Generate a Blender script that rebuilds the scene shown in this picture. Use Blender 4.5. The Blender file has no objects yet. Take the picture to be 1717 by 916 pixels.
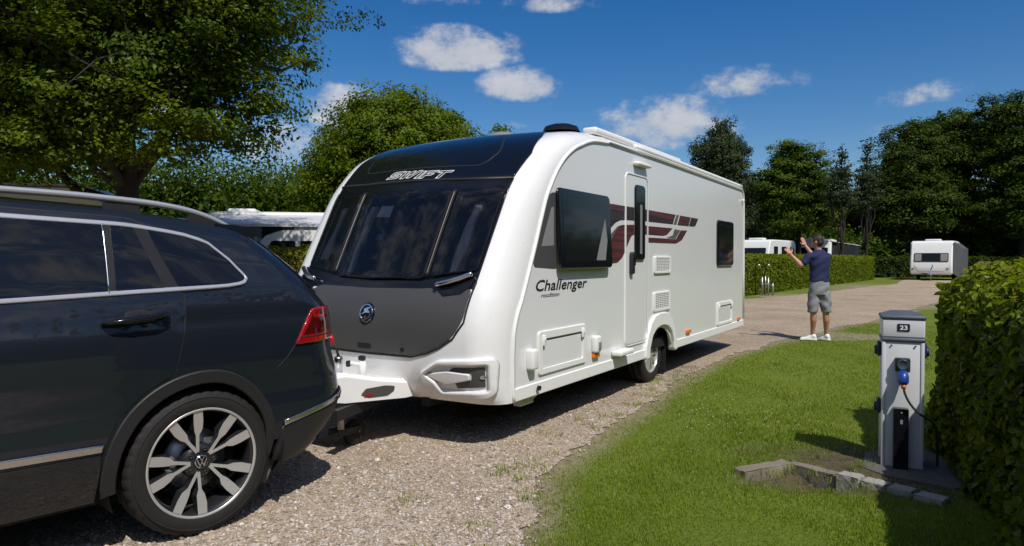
import bpy, bmesh, math, random
import numpy as np
from mathutils import Vector, Matrix, geometry
R = math.radians
SC = bpy.context.scene
COL = SC.collection
rng = np.random.default_rng(7)
random.seed(7)

# ------------------------------------------------------------------ objects
def add(name, me, mat=None, parent=None, loc=None, rot=None):
    o = bpy.data.objects.new(name, me)
    COL.objects.link(o)
    if me is not None and mat is not None:
        for m in (mat if isinstance(mat, (list, tuple)) else [mat]):
            me.materials.append(m)
    if parent is not None: o.parent = parent
    if loc is not None: o.location = loc
    if rot is not None: o.rotation_euler = rot
    return o
def tag(o, label=None, cat=None, group=None, kind=None):
    if label: o['label'] = label
    if cat: o['category'] = cat
    if group: o['group'] = group
    if kind: o['kind'] = kind
    return o
def thing(name, label, cat, loc=(0, 0, 0), rz=0, group=None):
    o = add(name, None, loc=loc, rot=(0, 0, rz))
    o.empty_display_size = .2
    return tag(o, label, cat, group)
def copy_tree(o, parent=None):
    c = o.copy(); COL.objects.link(c)
    if parent is not None: c.parent = parent
    for ch in list(o.children): copy_tree(ch, c)
    return c

# ------------------------------------------------------------------ meshes
def mk(verts, faces, smooth=False, name='m', mi=None):
    """verts (n,3), faces: (m,k) array or list of index lists"""
    me = bpy.data.meshes.new(name)
    verts = np.asarray(verts, np.float32)
    if isinstance(faces, np.ndarray):
        m, k = faces.shape
        me.vertices.add(len(verts)); me.vertices.foreach_set('co', verts.ravel())
        me.loops.add(m * k); me.loops.foreach_set('vertex_index', faces.astype(np.int32).ravel())
        me.polygons.add(m)
        me.polygons.foreach_set('loop_start', np.arange(m, dtype=np.int32) * k)
        me.polygons.foreach_set('loop_total', np.full(m, k, np.int32))
        me.polygons.foreach_set('use_smooth', np.full(m, bool(smooth)))
        if mi is not None: me.polygons.foreach_set('material_index', np.asarray(mi, np.int32))
        me.update(calc_edges=True)
    else:
        me.from_pydata([tuple(map(float, v)) for v in verts], [], [tuple(int(i) for i in f) for f in faces])
        me.polygons.foreach_set('use_smooth', np.full(len(me.polygons), bool(smooth)))
        me.update()
    return me
def face_attr(me, name, vals):
    a = me.attributes.new(name, 'FLOAT', 'FACE')
    a.data.foreach_set('value', np.asarray(vals, np.float32))
class MB:
    """collects solids for ONE mesh"""
    def __init__(s): s.v = []; s.f = []; s.sm = []; s.mi = []; s.n = 0
    def put(s, v, f, smooth=False, mi=0):
        v = np.asarray(v, float)
        s.v.append(v)
        for q in f:
            s.f.append([int(i) + s.n for i in q]); s.sm.append(smooth); s.mi.append(mi)
        s.n += len(v); return s
    def box(s, c, d, rot=None, bev=0, seg=2, mi=0, smooth=False):
        bm = bmesh.new(); bmesh.ops.create_cube(bm, size=1)
        bmesh.ops.scale(bm, vec=d, verts=bm.verts)
        if bev: bmesh.ops.bevel(bm, geom=bm.edges[:], offset=min(bev, min(d) * .49), segments=seg, affect='EDGES', profile=.5)
        M = Matrix.Translation(c) @ (rot.to_4x4() if rot is not None else Matrix())
        bmesh.ops.transform(bm, matrix=M, verts=bm.verts)
        bm.verts.index_update()
        s.put([v.co for v in bm.verts], [[v.index for v in f.verts] for f in bm.faces], smooth, mi); bm.free(); return s
    def tube(s, pts, rad, n=10, cap=True, smooth=True, closed=False, mi=0, flat=1.0):
        pts = np.asarray(pts, float); m = len(pts)
        rad = np.full(m, rad) if np.isscalar(rad) else np.asarray(rad, float)
        t = np.gradient(pts, axis=0)
        if closed: t = np.roll(pts, -1, 0) - np.roll(pts, 1, 0)
        t /= np.linalg.norm(t, axis=1)[:, None] + 1e-12
        up = np.array([0, 0, 1.]) if abs(t[0][2]) < .9 else np.array([1., 0, 0])
        a = np.cross(t[0], up); a /= np.linalg.norm(a)
        v = []
        for i in range(m):
            a = a - t[i] * a.dot(t[i]); a /= np.linalg.norm(a); b = np.cross(t[i], a)
            for k in range(n):
                w = 2 * math.pi * k / n
                v.append(pts[i] + rad[i] * (math.cos(w) * a + math.sin(w) * b * flat))
        f = []
        for i in range(m if closed else m - 1):
            j = (i + 1) % m
            for k in range(n):
                k2 = (k + 1) % n
                f.append([i * n + k, i * n + k2, j * n + k2, j * n + k])
        if cap and not closed:
            f.append(list(range(n))[::-1]); f.append([(m - 1) * n + k for k in range(n)])
        return s.put(v, f, smooth, mi)
    def lathe(s, prof, n=48, axis='x', c=(0, 0, 0), smooth=True, mi=0, close=False):
        """prof: (r, a) pairs, a along the axis"""
        v = []; m = len(prof)
        for r, a in prof:
            for k in range(n):
                w = 2 * math.pi * k / n; p, q = r * math.cos(w), r * math.sin(w)
                v.append({'x': (a, p, q), 'y': (q, a, p), 'z': (p, q, a)}[axis])
        f = []
        for i in range(m if close else m - 1):
            j = (i + 1) % m
            for k in range(n):
                k2 = (k + 1) % n
                f.append([i * n + k, i * n + k2, j * n + k2, j * n + k][::-1])
        return s.put(np.array(v) + np.array(c), f, smooth, mi)
    def prism(s, poly, fn, h0, h1, mi=0):
        """poly 2D list, fn(p2d,h)->3D"""
        n = len(poly); v = [fn(p, h0) for p in poly] + [fn(p, h1) for p in poly]
        f = [list(range(n))[::-1], list(range(n, 2 * n))] + [[i, (i + 1) % n, n + (i + 1) % n, n + i] for i in range(n)]
        return s.put(v, f, False, mi)
    def mesh(s, name='m'):
        me = bpy.data.meshes.new(name)
        V = np.concatenate(s.v) if s.v else np.zeros((0, 3))
        me.from_pydata([tuple(map(float, v)) for v in V], [], s.f)
        me.polygons.foreach_set('use_smooth', np.array(s.sm, bool))
        me.polygons.foreach_set('material_index', np.array(s.mi, np.int32))
        me.update()
        bm = bmesh.new(); bm.from_mesh(me); bmesh.ops.recalc_face_normals(bm, faces=bm.faces); bm.to_mesh(me); bm.free()
        return me
    def build(s, name, mat, parent=None, loc=None, rot=None, angle=None):
        me = s.mesh(name)
        if angle is not None: sharp(me, angle)
        return add(name, me, mat, parent, loc, rot)
def sharp(me, deg=35):
    me.polygons.foreach_set('use_smooth', np.full(len(me.polygons), True))
    bm = bmesh.new(); bm.from_mesh(me)
    for e in bm.edges: e.smooth = not (len(e.link_faces) == 2 and e.calc_face_angle(0) > R(deg))
    bm.to_mesh(me); bm.free()

# ------------------------------------------------------------------ 2D polygons
def rrect(x0, y0, x1, y1, r, n=5):
    r = min(r, (x1 - x0) * .499, (y1 - y0) * .499); out = []
    for cx, cy, a0 in ((x1 - r, y0 + r, -90), (x1 - r, y1 - r, 0), (x0 + r, y1 - r, 90), (x0 + r, y0 + r, 180)):
        for k in range(n + 1):
            a = R(a0 + 90 * k / n); out.append((cx + r * math.cos(a), cy + r * math.sin(a)))
    return out
def rounded(poly, r, n=4):
    """round the corners of a polygon; r scalar or list"""
    out = []; m = len(poly)
    for i, p in enumerate(poly):
        p = np.array(p, float); a = np.array(poly[i - 1], float) - p; b = np.array(poly[(i + 1) % m], float) - p
        la, lb = np.linalg.norm(a), np.linalg.norm(b); ri = r[i] if isinstance(r, (list, tuple)) else r
        ri = min(ri, la * .45, lb * .45)
        if ri < 1e-5: out.append(tuple(p)); continue
        p0 = p + a / la * ri; p1 = p + b / lb * ri
        for k in range(n + 1):
            t = k / n; out.append(tuple((1 - t) ** 2 * p0 + 2 * t * (1 - t) * p + t * t * p1))
    return out
def area2(P):
    P = np.asarray(P); x, y = P[:, 0], P[:, 1]
    return .5 * np.sum(x * np.roll(y, -1) - np.roll(x, -1) * y)
def inset(P, d):
    """move the outline of a CCW polygon inwards by d"""
    P = np.asarray(P, float); a = P - np.roll(P, 1, 0); b = np.roll(P, -1, 0) - P
    a /= np.linalg.norm(a, axis=1)[:, None] + 1e-12; b /= np.linalg.norm(b, axis=1)[:, None] + 1e-12
    na = np.c_[-a[:, 1], a[:, 0]]; nb = np.c_[-b[:, 1], b[:, 0]]
    n = na + nb; n /= np.linalg.norm(n, axis=1)[:, None] + 1e-12
    k = 1 / np.clip(np.sum(n * na, 1), .45, 1)
    return P + n * (d * k)[:, None], n
def resample(P, g):
    out = []; P = [np.array(p, float) for p in P]
    for i, p in enumerate(P):
        q = P[(i + 1) % len(P)]; L = np.linalg.norm(q - p)
        if L < 1e-6: continue
        k = max(1, int(math.ceil(L / g)))
        for t in range(k): out.append(p + (q - p) * t / k)
    return np.array(out)
def inside(pts, loops):
    pts = np.asarray(pts); ins = np.zeros(len(pts), bool)
    for P in loops:
        x0, y0 = P[:, 0], P[:, 1]; x1, y1 = np.roll(x0, -1), np.roll(y0, -1)
        for i in range(len(P)):
            if y0[i] == y1[i]: continue
            c = (y0[i] > pts[:, 1]) != (y1[i] > pts[:, 1])
            ins ^= c & (pts[:, 0] < (x1[i] - x0[i]) * (pts[:, 1] - y0[i]) / (y1[i] - y0[i]) + x0[i])
    return ins

# ------------------------------------------------------------------ panels laid on a surface
def panel_mesh(loops, S, off=0., depth=.01, grid=.05, bev=.003, flip=1, name='p'):
    """loops: outer first, then holes, in the 2D parameters of S; the panel stands `off` proud of S and is `depth` thick"""
    L = []
    for i, P in enumerate(loops):
        P = resample(P, grid)
        if (area2(P) < 0) != (i > 0): P = P[::-1]
        L.append(P)
    ins = [inset(P, bev) for P in L]
    IN = [a for a, _ in ins]
    pts = np.concatenate(IN); edges = []; k = 0
    for P in IN:
        m = len(P); edges += [(k + i, k + (i + 1) % m) for i in range(m)]; k += m
    nb = len(pts)
    lo, hi = pts.min(0), pts.max(0)
    gx = np.arange(lo[0] + grid * .5, hi[0], grid); gy = np.arange(lo[1] + grid * .43, hi[1], grid)
    if len(gx) and len(gy):
        G = np.stack(np.meshgrid(gx, gy), -1).reshape(-1, 2)
        G = G[inside(G, IN)]
        if len(G):
            dmin = np.full(len(G), 9.)
            for j in range(0, nb, 200): dmin = np.minimum(dmin, np.sqrt(((G[:, None] - pts[None, j:j + 200]) ** 2).sum(-1)).min(1))
            G = G[dmin > grid * .45]
            pts = np.concatenate([pts, G])
    r = geometry.delaunay_2d_cdt([Vector(p) for p in pts], edges, [], 0, 1e-7)
    P2 = np.array([tuple(v) for v in r[0]]); T = np.array([f for f in r[2] if len(f) == 3])
    T = T[inside(P2[T].mean(1), IN)]
    e = 1e-3
    def nrm(P):
        da = S(P[:, 0] + e, P[:, 1]) - S(P[:, 0] - e, P[:, 1]); db = S(P[:, 0], P[:, 1] + e) - S(P[:, 0], P[:, 1] - e)
        n = np.cross(da, db) * flip; return n / (np.linalg.norm(n, axis=1)[:, None] + 1e-12)
    N0 = nrm(P2); V0 = S(P2[:, 0], P2[:, 1]) + N0 * off
    V = [V0]; N = [N0]; F = [list(t) if flip > 0 else list(t[::-1]) for t in T]; sm = [True] * len(F)
    base = len(V0)
    # map outline vertices to the cdt output
    k = 0
    for (A, n2), P in zip(ins, L):
        m = len(P)
        idx = [int(np.argmin(((P2 - a) ** 2).sum(1))) for a in A]
        nn = nrm(P); b = S(P[:, 0], P[:, 1])
        o2 = S(P[:, 0] - n2[:, 0] * e, P[:, 1] - n2[:, 1] * e) - b
        o2 /= np.linalg.norm(o2, axis=1)[:, None] + 1e-12
        V += [b + nn * (off - bev * .8), b + nn * (off - bev * .8), b + nn * (off - depth)]
        N += [(o2 + nn * .35), o2, o2]
        r1, r2, r3 = base, base + m, base + 2 * m; base += 3 * m
        for i in range(m):
            j = (i + 1) % m
            for q in ([idx[i], r1 + i, r1 + j, idx[j]], [r2 + i, r3 + i, r3 + j, r2 + j]):
                if len(set(q)) < 4: continue
                F.append(q if flip > 0 else q[::-1]); sm.append(True)
    V = np.concatenate(V); N = np.concatenate(N); N /= np.linalg.norm(N, axis=1)[:, None] + 1e-12
    me = bpy.data.meshes.new(name)
    me.from_pydata([tuple(map(float, v)) for v in V], [], F)
    me.polygons.foreach_set('use_smooth', np.full(len(me.polygons), True))
    me.update()
    me.normals_split_custom_set_from_vertices([tuple(map(float, n)) for n in N])
    return me
def panel(name, loops, S, mat, parent=None, **kw):
    if not isinstance(loops[0][0], (tuple, list, np.ndarray)): loops = [loops]
    return add(name, panel_mesh(loops, S, name=name, **kw), mat, parent)
def text_loops(txt, size, shear=0., spacing=1., bold=0.):
    """triangulated default-font text as 2D verts and tris, via a temporary curve"""
    cu = bpy.data.curves.new('t', 'FONT'); cu.body = txt; cu.size = size; cu.shear = shear; cu.space_character = spacing; cu.offset = bold
    cu.resolution_u = 3
    o = bpy.data.objects.new('t', cu); COL.objects.link(o)
    bpy.context.view_layer.update()
    dg = bpy.context.evaluated_depsgraph_get(); me = bpy.data.meshes.new_from_object(o.evaluated_get(dg))
    v = np.array([tuple(x.co) for x in me.vertices]); f = [list(p.vertices) for p in me.polygons]
    bpy.data.objects.remove(o); bpy.data.curves.remove(cu); bpy.data.meshes.remove(me)
    return v, f
def text_on(name, txt, S, org, size, mat, parent, sx=1., shear=0., bold=0., off=.002, flip=1, spacing=1., width=None, heavy=0.):
    v, f = text_loops(txt, size, shear, spacing, bold)
    v[:, 0] -= v[:, 0].min()
    if width: sx = width / v[:, 0].max()
    P = np.c_[org[0] + v[:, 0] * sx, org[1] + v[:, 1]]; e = 1e-3; lift = np.zeros(len(P))
    if heavy:   # heavier strokes
        n0 = len(P); sh = [(0, 0), (-1, 0), (1, 0), (0, .8), (0, -.8)]; f = [[i + k * n0 for i in q] for k in range(5) for q in f]; P = np.concatenate([P + np.array(s) * heavy for s in sh]); lift = np.repeat(np.arange(5) * .0002, n0)
    da = S(P[:, 0] + e, P[:, 1]) - S(P[:, 0] - e, P[:, 1]); db = S(P[:, 0], P[:, 1] + e) - S(P[:, 0], P[:, 1] - e)
    n = np.cross(da, db) * flip; n /= np.linalg.norm(n, axis=1)[:, None]
    V = S(P[:, 0], P[:, 1]) + n * (off + lift)[:, None]
    return add(name, mk(V, f if flip > 0 else [q[::-1] for q in f]), mat, parent)

# ------------------------------------------------------------------ materials
def mat(name, col, rough=.5, metal=0., coat=0., spec=.5, var=.08, vscale=6., bump=0., bscale=60., trans=0., rvar=.06, coatr=.03, alpha=1.):
    m = bpy.data.materials.new(name); m.use_nodes = True; nt = m.node_tree; N = nt.nodes; Lk = nt.links
    b = N['Principled BSDF']
    b.inputs['Metallic'].default_value = metal; b.inputs['Roughness'].default_value = rough
    b.inputs['Coat Weight'].default_value = coat; b.inputs['Coat Roughness'].default_value = coatr
    b.inputs['Specular IOR Level'].default_value = spec
    b.inputs['Transmission Weight'].default_value = trans
    tc = N.new('ShaderNodeTexCoord')
    nz = N.new('ShaderNodeTexNoise'); nz.inputs['Scale'].default_value = vscale; nz.inputs['Detail'].default_value = 5
    Lk.new(tc.outputs['Object'], nz.inputs['Vector'])
    mx = N.new('ShaderNodeMix'); mx.data_type = 'RGBA'
    mx.inputs[6].default_value = (*[c * (1 - var) for c in col], 1); mx.inputs[7].default_value = (*[min(1, c * (1 + var)) for c in col], 1)
    Lk.new(nz.outputs['Fac'], mx.inputs[0]); Lk.new(mx.outputs[2], b.inputs['Base Color'])
    if rvar:
        mr = N.new('ShaderNodeMapRange'); mr.inputs[3].default_value = max(0, rough - rvar); mr.inputs[4].default_value = min(1, rough + rvar)
        nz2 = N.new('ShaderNodeTexNoise'); nz2.inputs['Scale'].default_value = vscale * 2.7; nz2.inputs['Detail'].default_value = 4
        Lk.new(tc.outputs['Object'], nz2.inputs['Vector']); Lk.new(nz2.outputs['Fac'], mr.inputs[0]); Lk.new(mr.outputs[0], b.inputs['Roughness'])
    if bump:
        bp = N.new('ShaderNodeBump'); bp.inputs['Strength'].default_value = bump; bp.inputs['Distance'].default_value = .01
        nz3 = N.new('ShaderNodeTexNoise'); nz3.inputs['Scale'].default_value = bscale; nz3.inputs['Detail'].default_value = 6
        Lk.new(tc.outputs['Object'], nz3.inputs['Vector']); Lk.new(nz3.outputs['Fac'], bp.inputs['Height']); Lk.new(bp.outputs[0], b.inputs['Normal'])
    return m
def leaf_mat(name, dark, light, trans=.35, rough=.45, tip=None):
    """two-sided leaf: colour follows the random tone of each leaf"""
    m = bpy.data.materials.new(name); m.use_nodes = True; nt = m.node_tree; N = nt.nodes; Lk = nt.links
    b = N['Principled BSDF']; b.inputs['Roughness'].default_value = rough; b.inputs['Specular IOR Level'].default_value = .16
    at = N.new('ShaderNodeAttribute'); at.attribute_name = 'tone'
    rp = N.new('ShaderNodeValToRGB'); e = rp.color_ramp.elements
    e[0].color = (*dark, 1); e[1].color = (*light, 1)
    if tip:
        e[1].position = .85; x = rp.color_ramp.elements.new(1.); x.color = (*tip, 1)
    Lk.new(at.outputs['Fac'], rp.inputs['Fac']); Lk.new(rp.outputs[0], b.inputs['Base Color'])
    tr = N.new('ShaderNodeBsdfTranslucent')
    g = N.new('ShaderNodeMix'); g.data_type = 'RGBA'; g.blend_type = 'MULTIPLY'; g.inputs[0].default_value = 1
    g.inputs[7].default_value = (1.3, 1.25, .5, 1); Lk.new(rp.outputs[0], g.inputs[6]); Lk.new(g.outputs[2], tr.inputs['Color'])
    ms = N.new('ShaderNodeMixShader'); ms.inputs[0].default_value = trans
    Lk.new(b.outputs[0], ms.inputs[1]); Lk.new(tr.outputs[0], ms.inputs[2]); Lk.new(ms.outputs[0], N['Material Output'].inputs['Surface'])
    return m
def glass_mat(name, tint=(.02, .022, .025), see=.0, rough=.02, spec=.5):
    """dark tinted pane: mostly opaque coat, optionally part see-through"""
    m = bpy.data.materials.new(name); m.use_nodes = True; nt = m.node_tree; N = nt.nodes; Lk = nt.links
    b = N['Principled BSDF']; b.inputs['Base Color'].default_value = (*tint, 1); b.inputs['Roughness'].default_value = rough
    b.inputs['Specular IOR Level'].default_value = spec; b.inputs['IOR'].default_value = 1.5
    tc = N.new('ShaderNodeTexCoord'); nz = N.new('ShaderNodeTexNoise'); nz.inputs['Scale'].default_value = 1.7
    Lk.new(tc.outputs['Object'], nz.inputs['Vector'])
    bp = N.new('ShaderNodeBump'); bp.inputs['Strength'].default_value = .04; bp.inputs['Distance'].default_value = .05
    Lk.new(nz.outputs['Fac'], bp.inputs['Height']); Lk.new(bp.outputs[0], b.inputs['Normal'])
    if see:
        t = N.new('ShaderNodeBsdfTransparent'); t.inputs['Color'].default_value = (.85, .88, .92, 1)
        gl = N.new('ShaderNodeBsdfGlossy'); gl.inputs['Roughness'].default_value = rough; Lk.new(bp.outputs[0], gl.inputs['Normal'])
        fr = N.new('ShaderNodeFresnel'); fr.inputs['IOR'].default_value = 1.5
        ms = N.new('ShaderNodeMixShader'); ms.inputs[0].default_value = see
        b.inputs['Specular IOR Level'].default_value = 0
        Lk.new(b.outputs[0], ms.inputs[1]); Lk.new(t.outputs[0], ms.inputs[2])
        m2 = N.new('ShaderNodeMixShader'); Lk.new(fr.outputs[0], m2.inputs[0]); Lk.new(ms.outputs[0], m2.inputs[1]); Lk.new(gl.outputs[0], m2.inputs[2])
        Lk.new(m2.outputs[0], N['Material Output'].inputs['Surface'])
    return m
M = dict(
    white=mat('gelcoat_white', (.80, .80, .79), .28, coat=.5, var=.02, vscale=2.5, coatr=.05),
    white2=mat('white_plastic', (.78, .78, .76), .42, var=.03),
    sidewhite=mat('side_sheet_white', (.73, .735, .735), .22, coat=.35, var=.015, vscale=1.5, coatr=.08),
    black=mat('gloss_black', (.006, .007, .010), .14, coat=.0, var=.1),
    charcoal=mat('satin_charcoal', (.068, .068, .068), .36, var=.08, vscale=3, bump=.02),
    darkgap=mat('rubber_black', (.008, .008, .008), .7),
    satinblack=mat('satin_black_trim', (.009, .009, .010), .4, var=.1),
    plastic=mat('black_plastic', (.018, .018, .019), .5, var=.15, bump=.05),
    cladding=mat('cladding_plastic', (.014, .0145, .016), .5, var=.1),
    paint=mat('navy_paint', (.0085, .012, .020), .45, metal=.15, spec=.2, coat=.85, var=.06, vscale=2, coatr=.02, rvar=.03),
    paintdark=mat('sill_paint', (.005, .006, .009), .35, metal=.2, coat=.8, var=.1),
    chrome=mat('chrome', (.78, .78, .80), .09, metal=1., var=.05),
    satin=mat('satin_aluminium', (.60, .60, .63), .24, metal=.55, coat=.3, var=.04),
    alu=mat('brushed_aluminium', (.62, .62, .65), .22, metal=1., var=.05),
    alloy=mat('machined_alloy', (.52, .51, .49), .30, metal=.45, coat=.5, var=.06, vscale=10),
    alloydark=mat('alloy_dark_paint', (.035, .036, .04), .3, metal=.5, coat=.4),
    rubber=mat('tyre_rubber', (.011, .010, .0095), .75, var=.25, vscale=14, bump=.15, bscale=90),
    carglass=glass_mat('privacy_glass', (.006, .007, .009)),
    winglass=glass_mat('tinted_acrylic', (.012, .014, .018), see=.66),
    darkglass=glass_mat('dark_acrylic', (.010, .012, .012), spec=.3, rough=.07),
    red=mat('red_lens', (.32, .004, .006), .12, coat=1., var=.1),
    darkred=mat('dark_red_lens', (.06, .003, .004), .1, coat=1., var=.2),
    redplastic=mat('red_plastic', (.5, .01, .015), .4),
    orange=mat('orange_lens', (.75, .16, .01), .25, coat=.6),
    curtain=mat('curtain_cloth', (.82, .80, .78), .9, var=.1),
    interior=mat('interior_lining', (.05, .048, .045), .8),
    grey=mat('grey_plastic', (.22, .22, .22), .5),
    steel=mat('galvanised_steel', (.45, .46, .47), .38, metal=.85, var=.2, vscale=30),
)
# ================================================================== TOURING CARAVAN
HW = 1.175
def spline(P, n=400):
    P = np.asarray(P, float); out = []
    Q = np.vstack([2 * P[0] - P[1], P, 2 * P[-1] - P[-2]])
    for i in range(1, len(Q) - 2):
        p0, p1, p2, p3 = Q[i - 1:i + 3]
        for t in np.linspace(0, 1, 30, endpoint=False):
            out.append(.5 * ((2 * p1) + (-p0 + p2) * t + (2 * p0 - 5 * p1 + 4 * p2 - p3) * t * t + (-p0 + 3 * p1 - 3 * p2 + p3) * t ** 3))
    out.append(P[-1]); out = np.array(out)
    L = np.r_[0, np.cumsum(np.linalg.norm(np.diff(out, axis=0), axis=1))]
    s = np.linspace(0, L[-1], n)
    return s, np.c_[np.interp(s, L, out[:, 0]), np.interp(s, L, out[:, 1])]
class Sweep:
    """a body wrapped over a side profile, rounded down to flat side walls"""
    def __init__(s, prof, dz=None, hw=HW, dconst=None, s0=0.):
        s.SS, s.SP = spline(prof); s.hw = hw; s.SS = s.SS + s0; s.L = s.SS[-1]
        T = np.gradient(s.SP, s.SS - s0, axis=0); T /= np.linalg.norm(T, axis=1)[:, None]
        s.N = np.c_[-T[:, 1], T[:, 0]]
        if dz:
            k_ = np.clip((s.SP[:, 1] - .6) / .4, 0, 1)[:, None]; s.N = s.N * k_ + np.array([[-1, 0]]) * (1 - k_); s.N /= np.linalg.norm(s.N, axis=1)[:, None]
        s.D = np.interp(s.SP[:, 1], *dz) if dz else np.full(len(s.SS), dconst)
    def __call__(s, a, b):
        u = np.clip(np.asarray(a, float) / 1.3, -1, 1); b = np.asarray(b, float)
        g = lambda A: np.interp(b, s.SS, A)
        py, pz, ny, nz, D = g(s.SP[:, 0]), g(s.SP[:, 1]), g(s.N[:, 0]), g(s.N[:, 1]), g(s.D)
        wc = .2; x0 = s.hw - wc; B = .25 * D; au = np.abs(u)
        th = np.clip((au - .8) / .2, 0, 1) * np.pi / 2
        x = np.where(au < .8, au / .8 * x0, x0 + wc * np.sin(th))
        d = B * (x / s.hw) ** 2 + (D - B) * (1 - np.cos(th))
        return np.stack([np.sign(u) * x, py - ny * d, pz - nz * d], -1)
FRONT = Sweep([(-3.40, .34), (-3.475, .42), (-3.535, .54), (-3.565, .72), (-3.555, .95), (-3.49, 1.18), (-3.36, 1.42), (-3.19, 1.72), (-3.02, 2.0), (-2.86, 2.19), (-2.6, 2.41), (-2.25, 2.56), (-1.9, 2.625), (-1.5, 2.645)],
              ([.33, .42, .55, .72, 1.3, 1.7, 2.0, 2.42, 2.6, 2.65], [.20, .275, .335, .36, .40, .37, .33, .24, .16, .10]), s0=.121)
REAR = Sweep([(-1.5, 2.645), (0, 2.65), (2., 2.64), (3.55, 2.62), (3.72, 2.605), (3.83, 2.53), (3.87, 2.40), (3.88, 2.2), (3.9, 1.2), (3.9, .36)], dconst=.10)
def U(P): return [(u * 1.3, s) for u, s in P]
SIDE = lambda y, z: np.stack([np.full_like(np.asarray(y, float), HW), y, z], -1)
FARSIDE = lambda y, z: np.stack([np.full_like(np.asarray(y, float), -HW), y, z], -1)
def off_side(x): return lambda y, z: np.stack([np.full_like(np.asarray(y, float), x), y, z], -1)

cv = thing('touring_caravan', 'large white touring caravan with black front windows hitched behind the dark blue car', 'caravan', (.711, 8.456, 0), R(-32.2))
fr = REAR
WIN_R = U([(.79, 1.231), (.805, 2.0), (.455, 1.953), (.465, 1.139)])
WIN_M = U([(.42, 1.12), (.40, 1.97), (-.375, 1.98), (-.345, 1.135), (0, 1.105)])
WIN_L = U([(-.39, 1.160), (-.435, 1.99), (-.735, 2.03), (-.70, 1.255)])
def ccw(P): return P if area2(P) > 0 else P[::-1]
WINS = [ccw(w) for w in (WIN_R, WIN_M, WIN_L)]
holes = [inset(w, .03)[0] for w in WINS]
e = .004
panel('front_shell', [[(-1.3, .122), (1.3, .122), (1.3, FRONT.L), (-1.3, FRONT.L)]] + holes, FRONT, M['white'], cv, grid=.06, depth=.02, bev=.001)
panel('roof_shell', [(-1.3, .001), (1.3, .001), (1.3, REAR.L), (-1.3, REAR.L)], REAR, M['white'], cv, grid=.09, depth=.02, bev=.001)
# side walls: the outline follows the edge of the wrap
sb = [FRONT(1.3, b) for b in np.linspace(.125, FRONT.L, 50)]; sr = [REAR(1.3, b) for b in np.linspace(.02, REAR.L - .05, 60)]
prof = [(q[1], q[2]) for q in sb] + [(q[1], q[2]) for q in sr]
prof = [prof[0]] + [p for k, p in enumerate(prof[1:]) if (p[0] - prof[k][0]) ** 2 + (p[1] - prof[k][1]) ** 2 > 1e-6]
arch_in = [(.41 * math.cos(a), .28 + .36 * math.sin(a)) for a in np.linspace(math.pi, 0, 20)]
foot = [(3.8, .40)] + [(arch_in[-1][0], .40)] + [p for p in arch_in[::-1] if p[1] > .41] + [(arch_in[0][0], .40), (-3.1, .40)]
wall_poly = ccw(prof + foot)
panel('side_wall', [wall_poly], SIDE, M['sidewhite'], cv, off=.001, depth=.02, grid=.14, bev=.001)
add('side_wall', panel_mesh([wall_poly], FARSIDE, off=.001, depth=.02, grid=.3, bev=.001, flip=-1), M['sidewhite'], cv)
# edge trim along the seam, awning rail along the roof
seam = np.array([[HW + .004, p[0] + .012, p[1]] for p in prof[:50]])
roofl = np.array([[HW + .004, y, 2.555 - .006 * max(0, y) ] for y in np.linspace(-1.45, 3.70, 24)])
for sx in (1, -1):
    t = MB(); q = np.concatenate([seam, roofl, [[HW + .004, 3.80, 2.47], [HW + .004, 3.83, 2.3], [HW + .004, 3.85, 1.2], [HW + .004, 3.86, .46]]]); q = q * (sx, 1, 1)
    t.tube(q, .015, n=8); t.build('edge_trim', M['white2'], cv)
    t = MB(); q2 = q + np.array([.001 * sx, 0, 0]); q2[:50, 1] += .024; q2[50:74, 2] -= .026; t.tube(q2[:76], .0045, n=6); t.build('seam_seal', M['grey'], cv)
t = MB(); q = roofl[3:].copy(); q[:, 2] += .045; q[:, 0] -= .012; t.tube(q, .03, n=10, flat=1.1)
q = roofl[3:].copy(); q[:, 2] += .012; q[:, 0] += .006; t.tube(q, .012, n=8); t.build('awning_rail', M['white2'], cv)
t = MB(); t.box((HW - .14, -.35, 2.655), (.16, 2.5, .07), bev=.03, seg=4); t.build('awning_cassette', M['white2'], cv, angle=40)
# skirt and wheel arch mouldings
for sx, S, fl in ((1, SIDE, 1), (-1, FARSIDE, -1)):
    for y0, y1, zz in ((-3.185, -.47, .345), (.45, 3.83, .345)):
        add('side_skirt', panel_mesh([rrect(y0, zz, y1, .445, .012)], S, off=.016, depth=.05, grid=.2, bev=.008, flip=fl), M['white2'], cv)
    outer = [(-.53, .335), (-.52, .46), (-.45, .60), (-.36, .72), (-.24, .79), (-.1, .815), (.1, .815), (.22, .79), (.34, .72), (.43, .60), (.49, .46), (.5, .335)]
    inner = [(.405, .335), (.39, .45), (.32, .57), (.2, .64), (.06, .665), (-.06, .665), (-.2, .64), (-.32, .57), (-.39, .45), (-.405, .335)]
    add('wheel_arch', panel_mesh([outer + inner], S, off=.036, depth=.08, grid=.05, bev=.014, flip=fl), M['white2'], cv)
t = MB(); t.box((0, .35, .45), (2.2, 6.6, .12)); t.box((-.5, -.2, .34), (.08, 6.4, .12)); t.box((.5, -.2, .34), (.08, 6.4, .12)); t.tube([(-1.0, 0, .33), (1.0, 0, .33)], .045)
t.box((0, 0.0, .70), (1.7, .9, .5)); t.build('chassis', M['darkgap'], cv)
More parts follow.
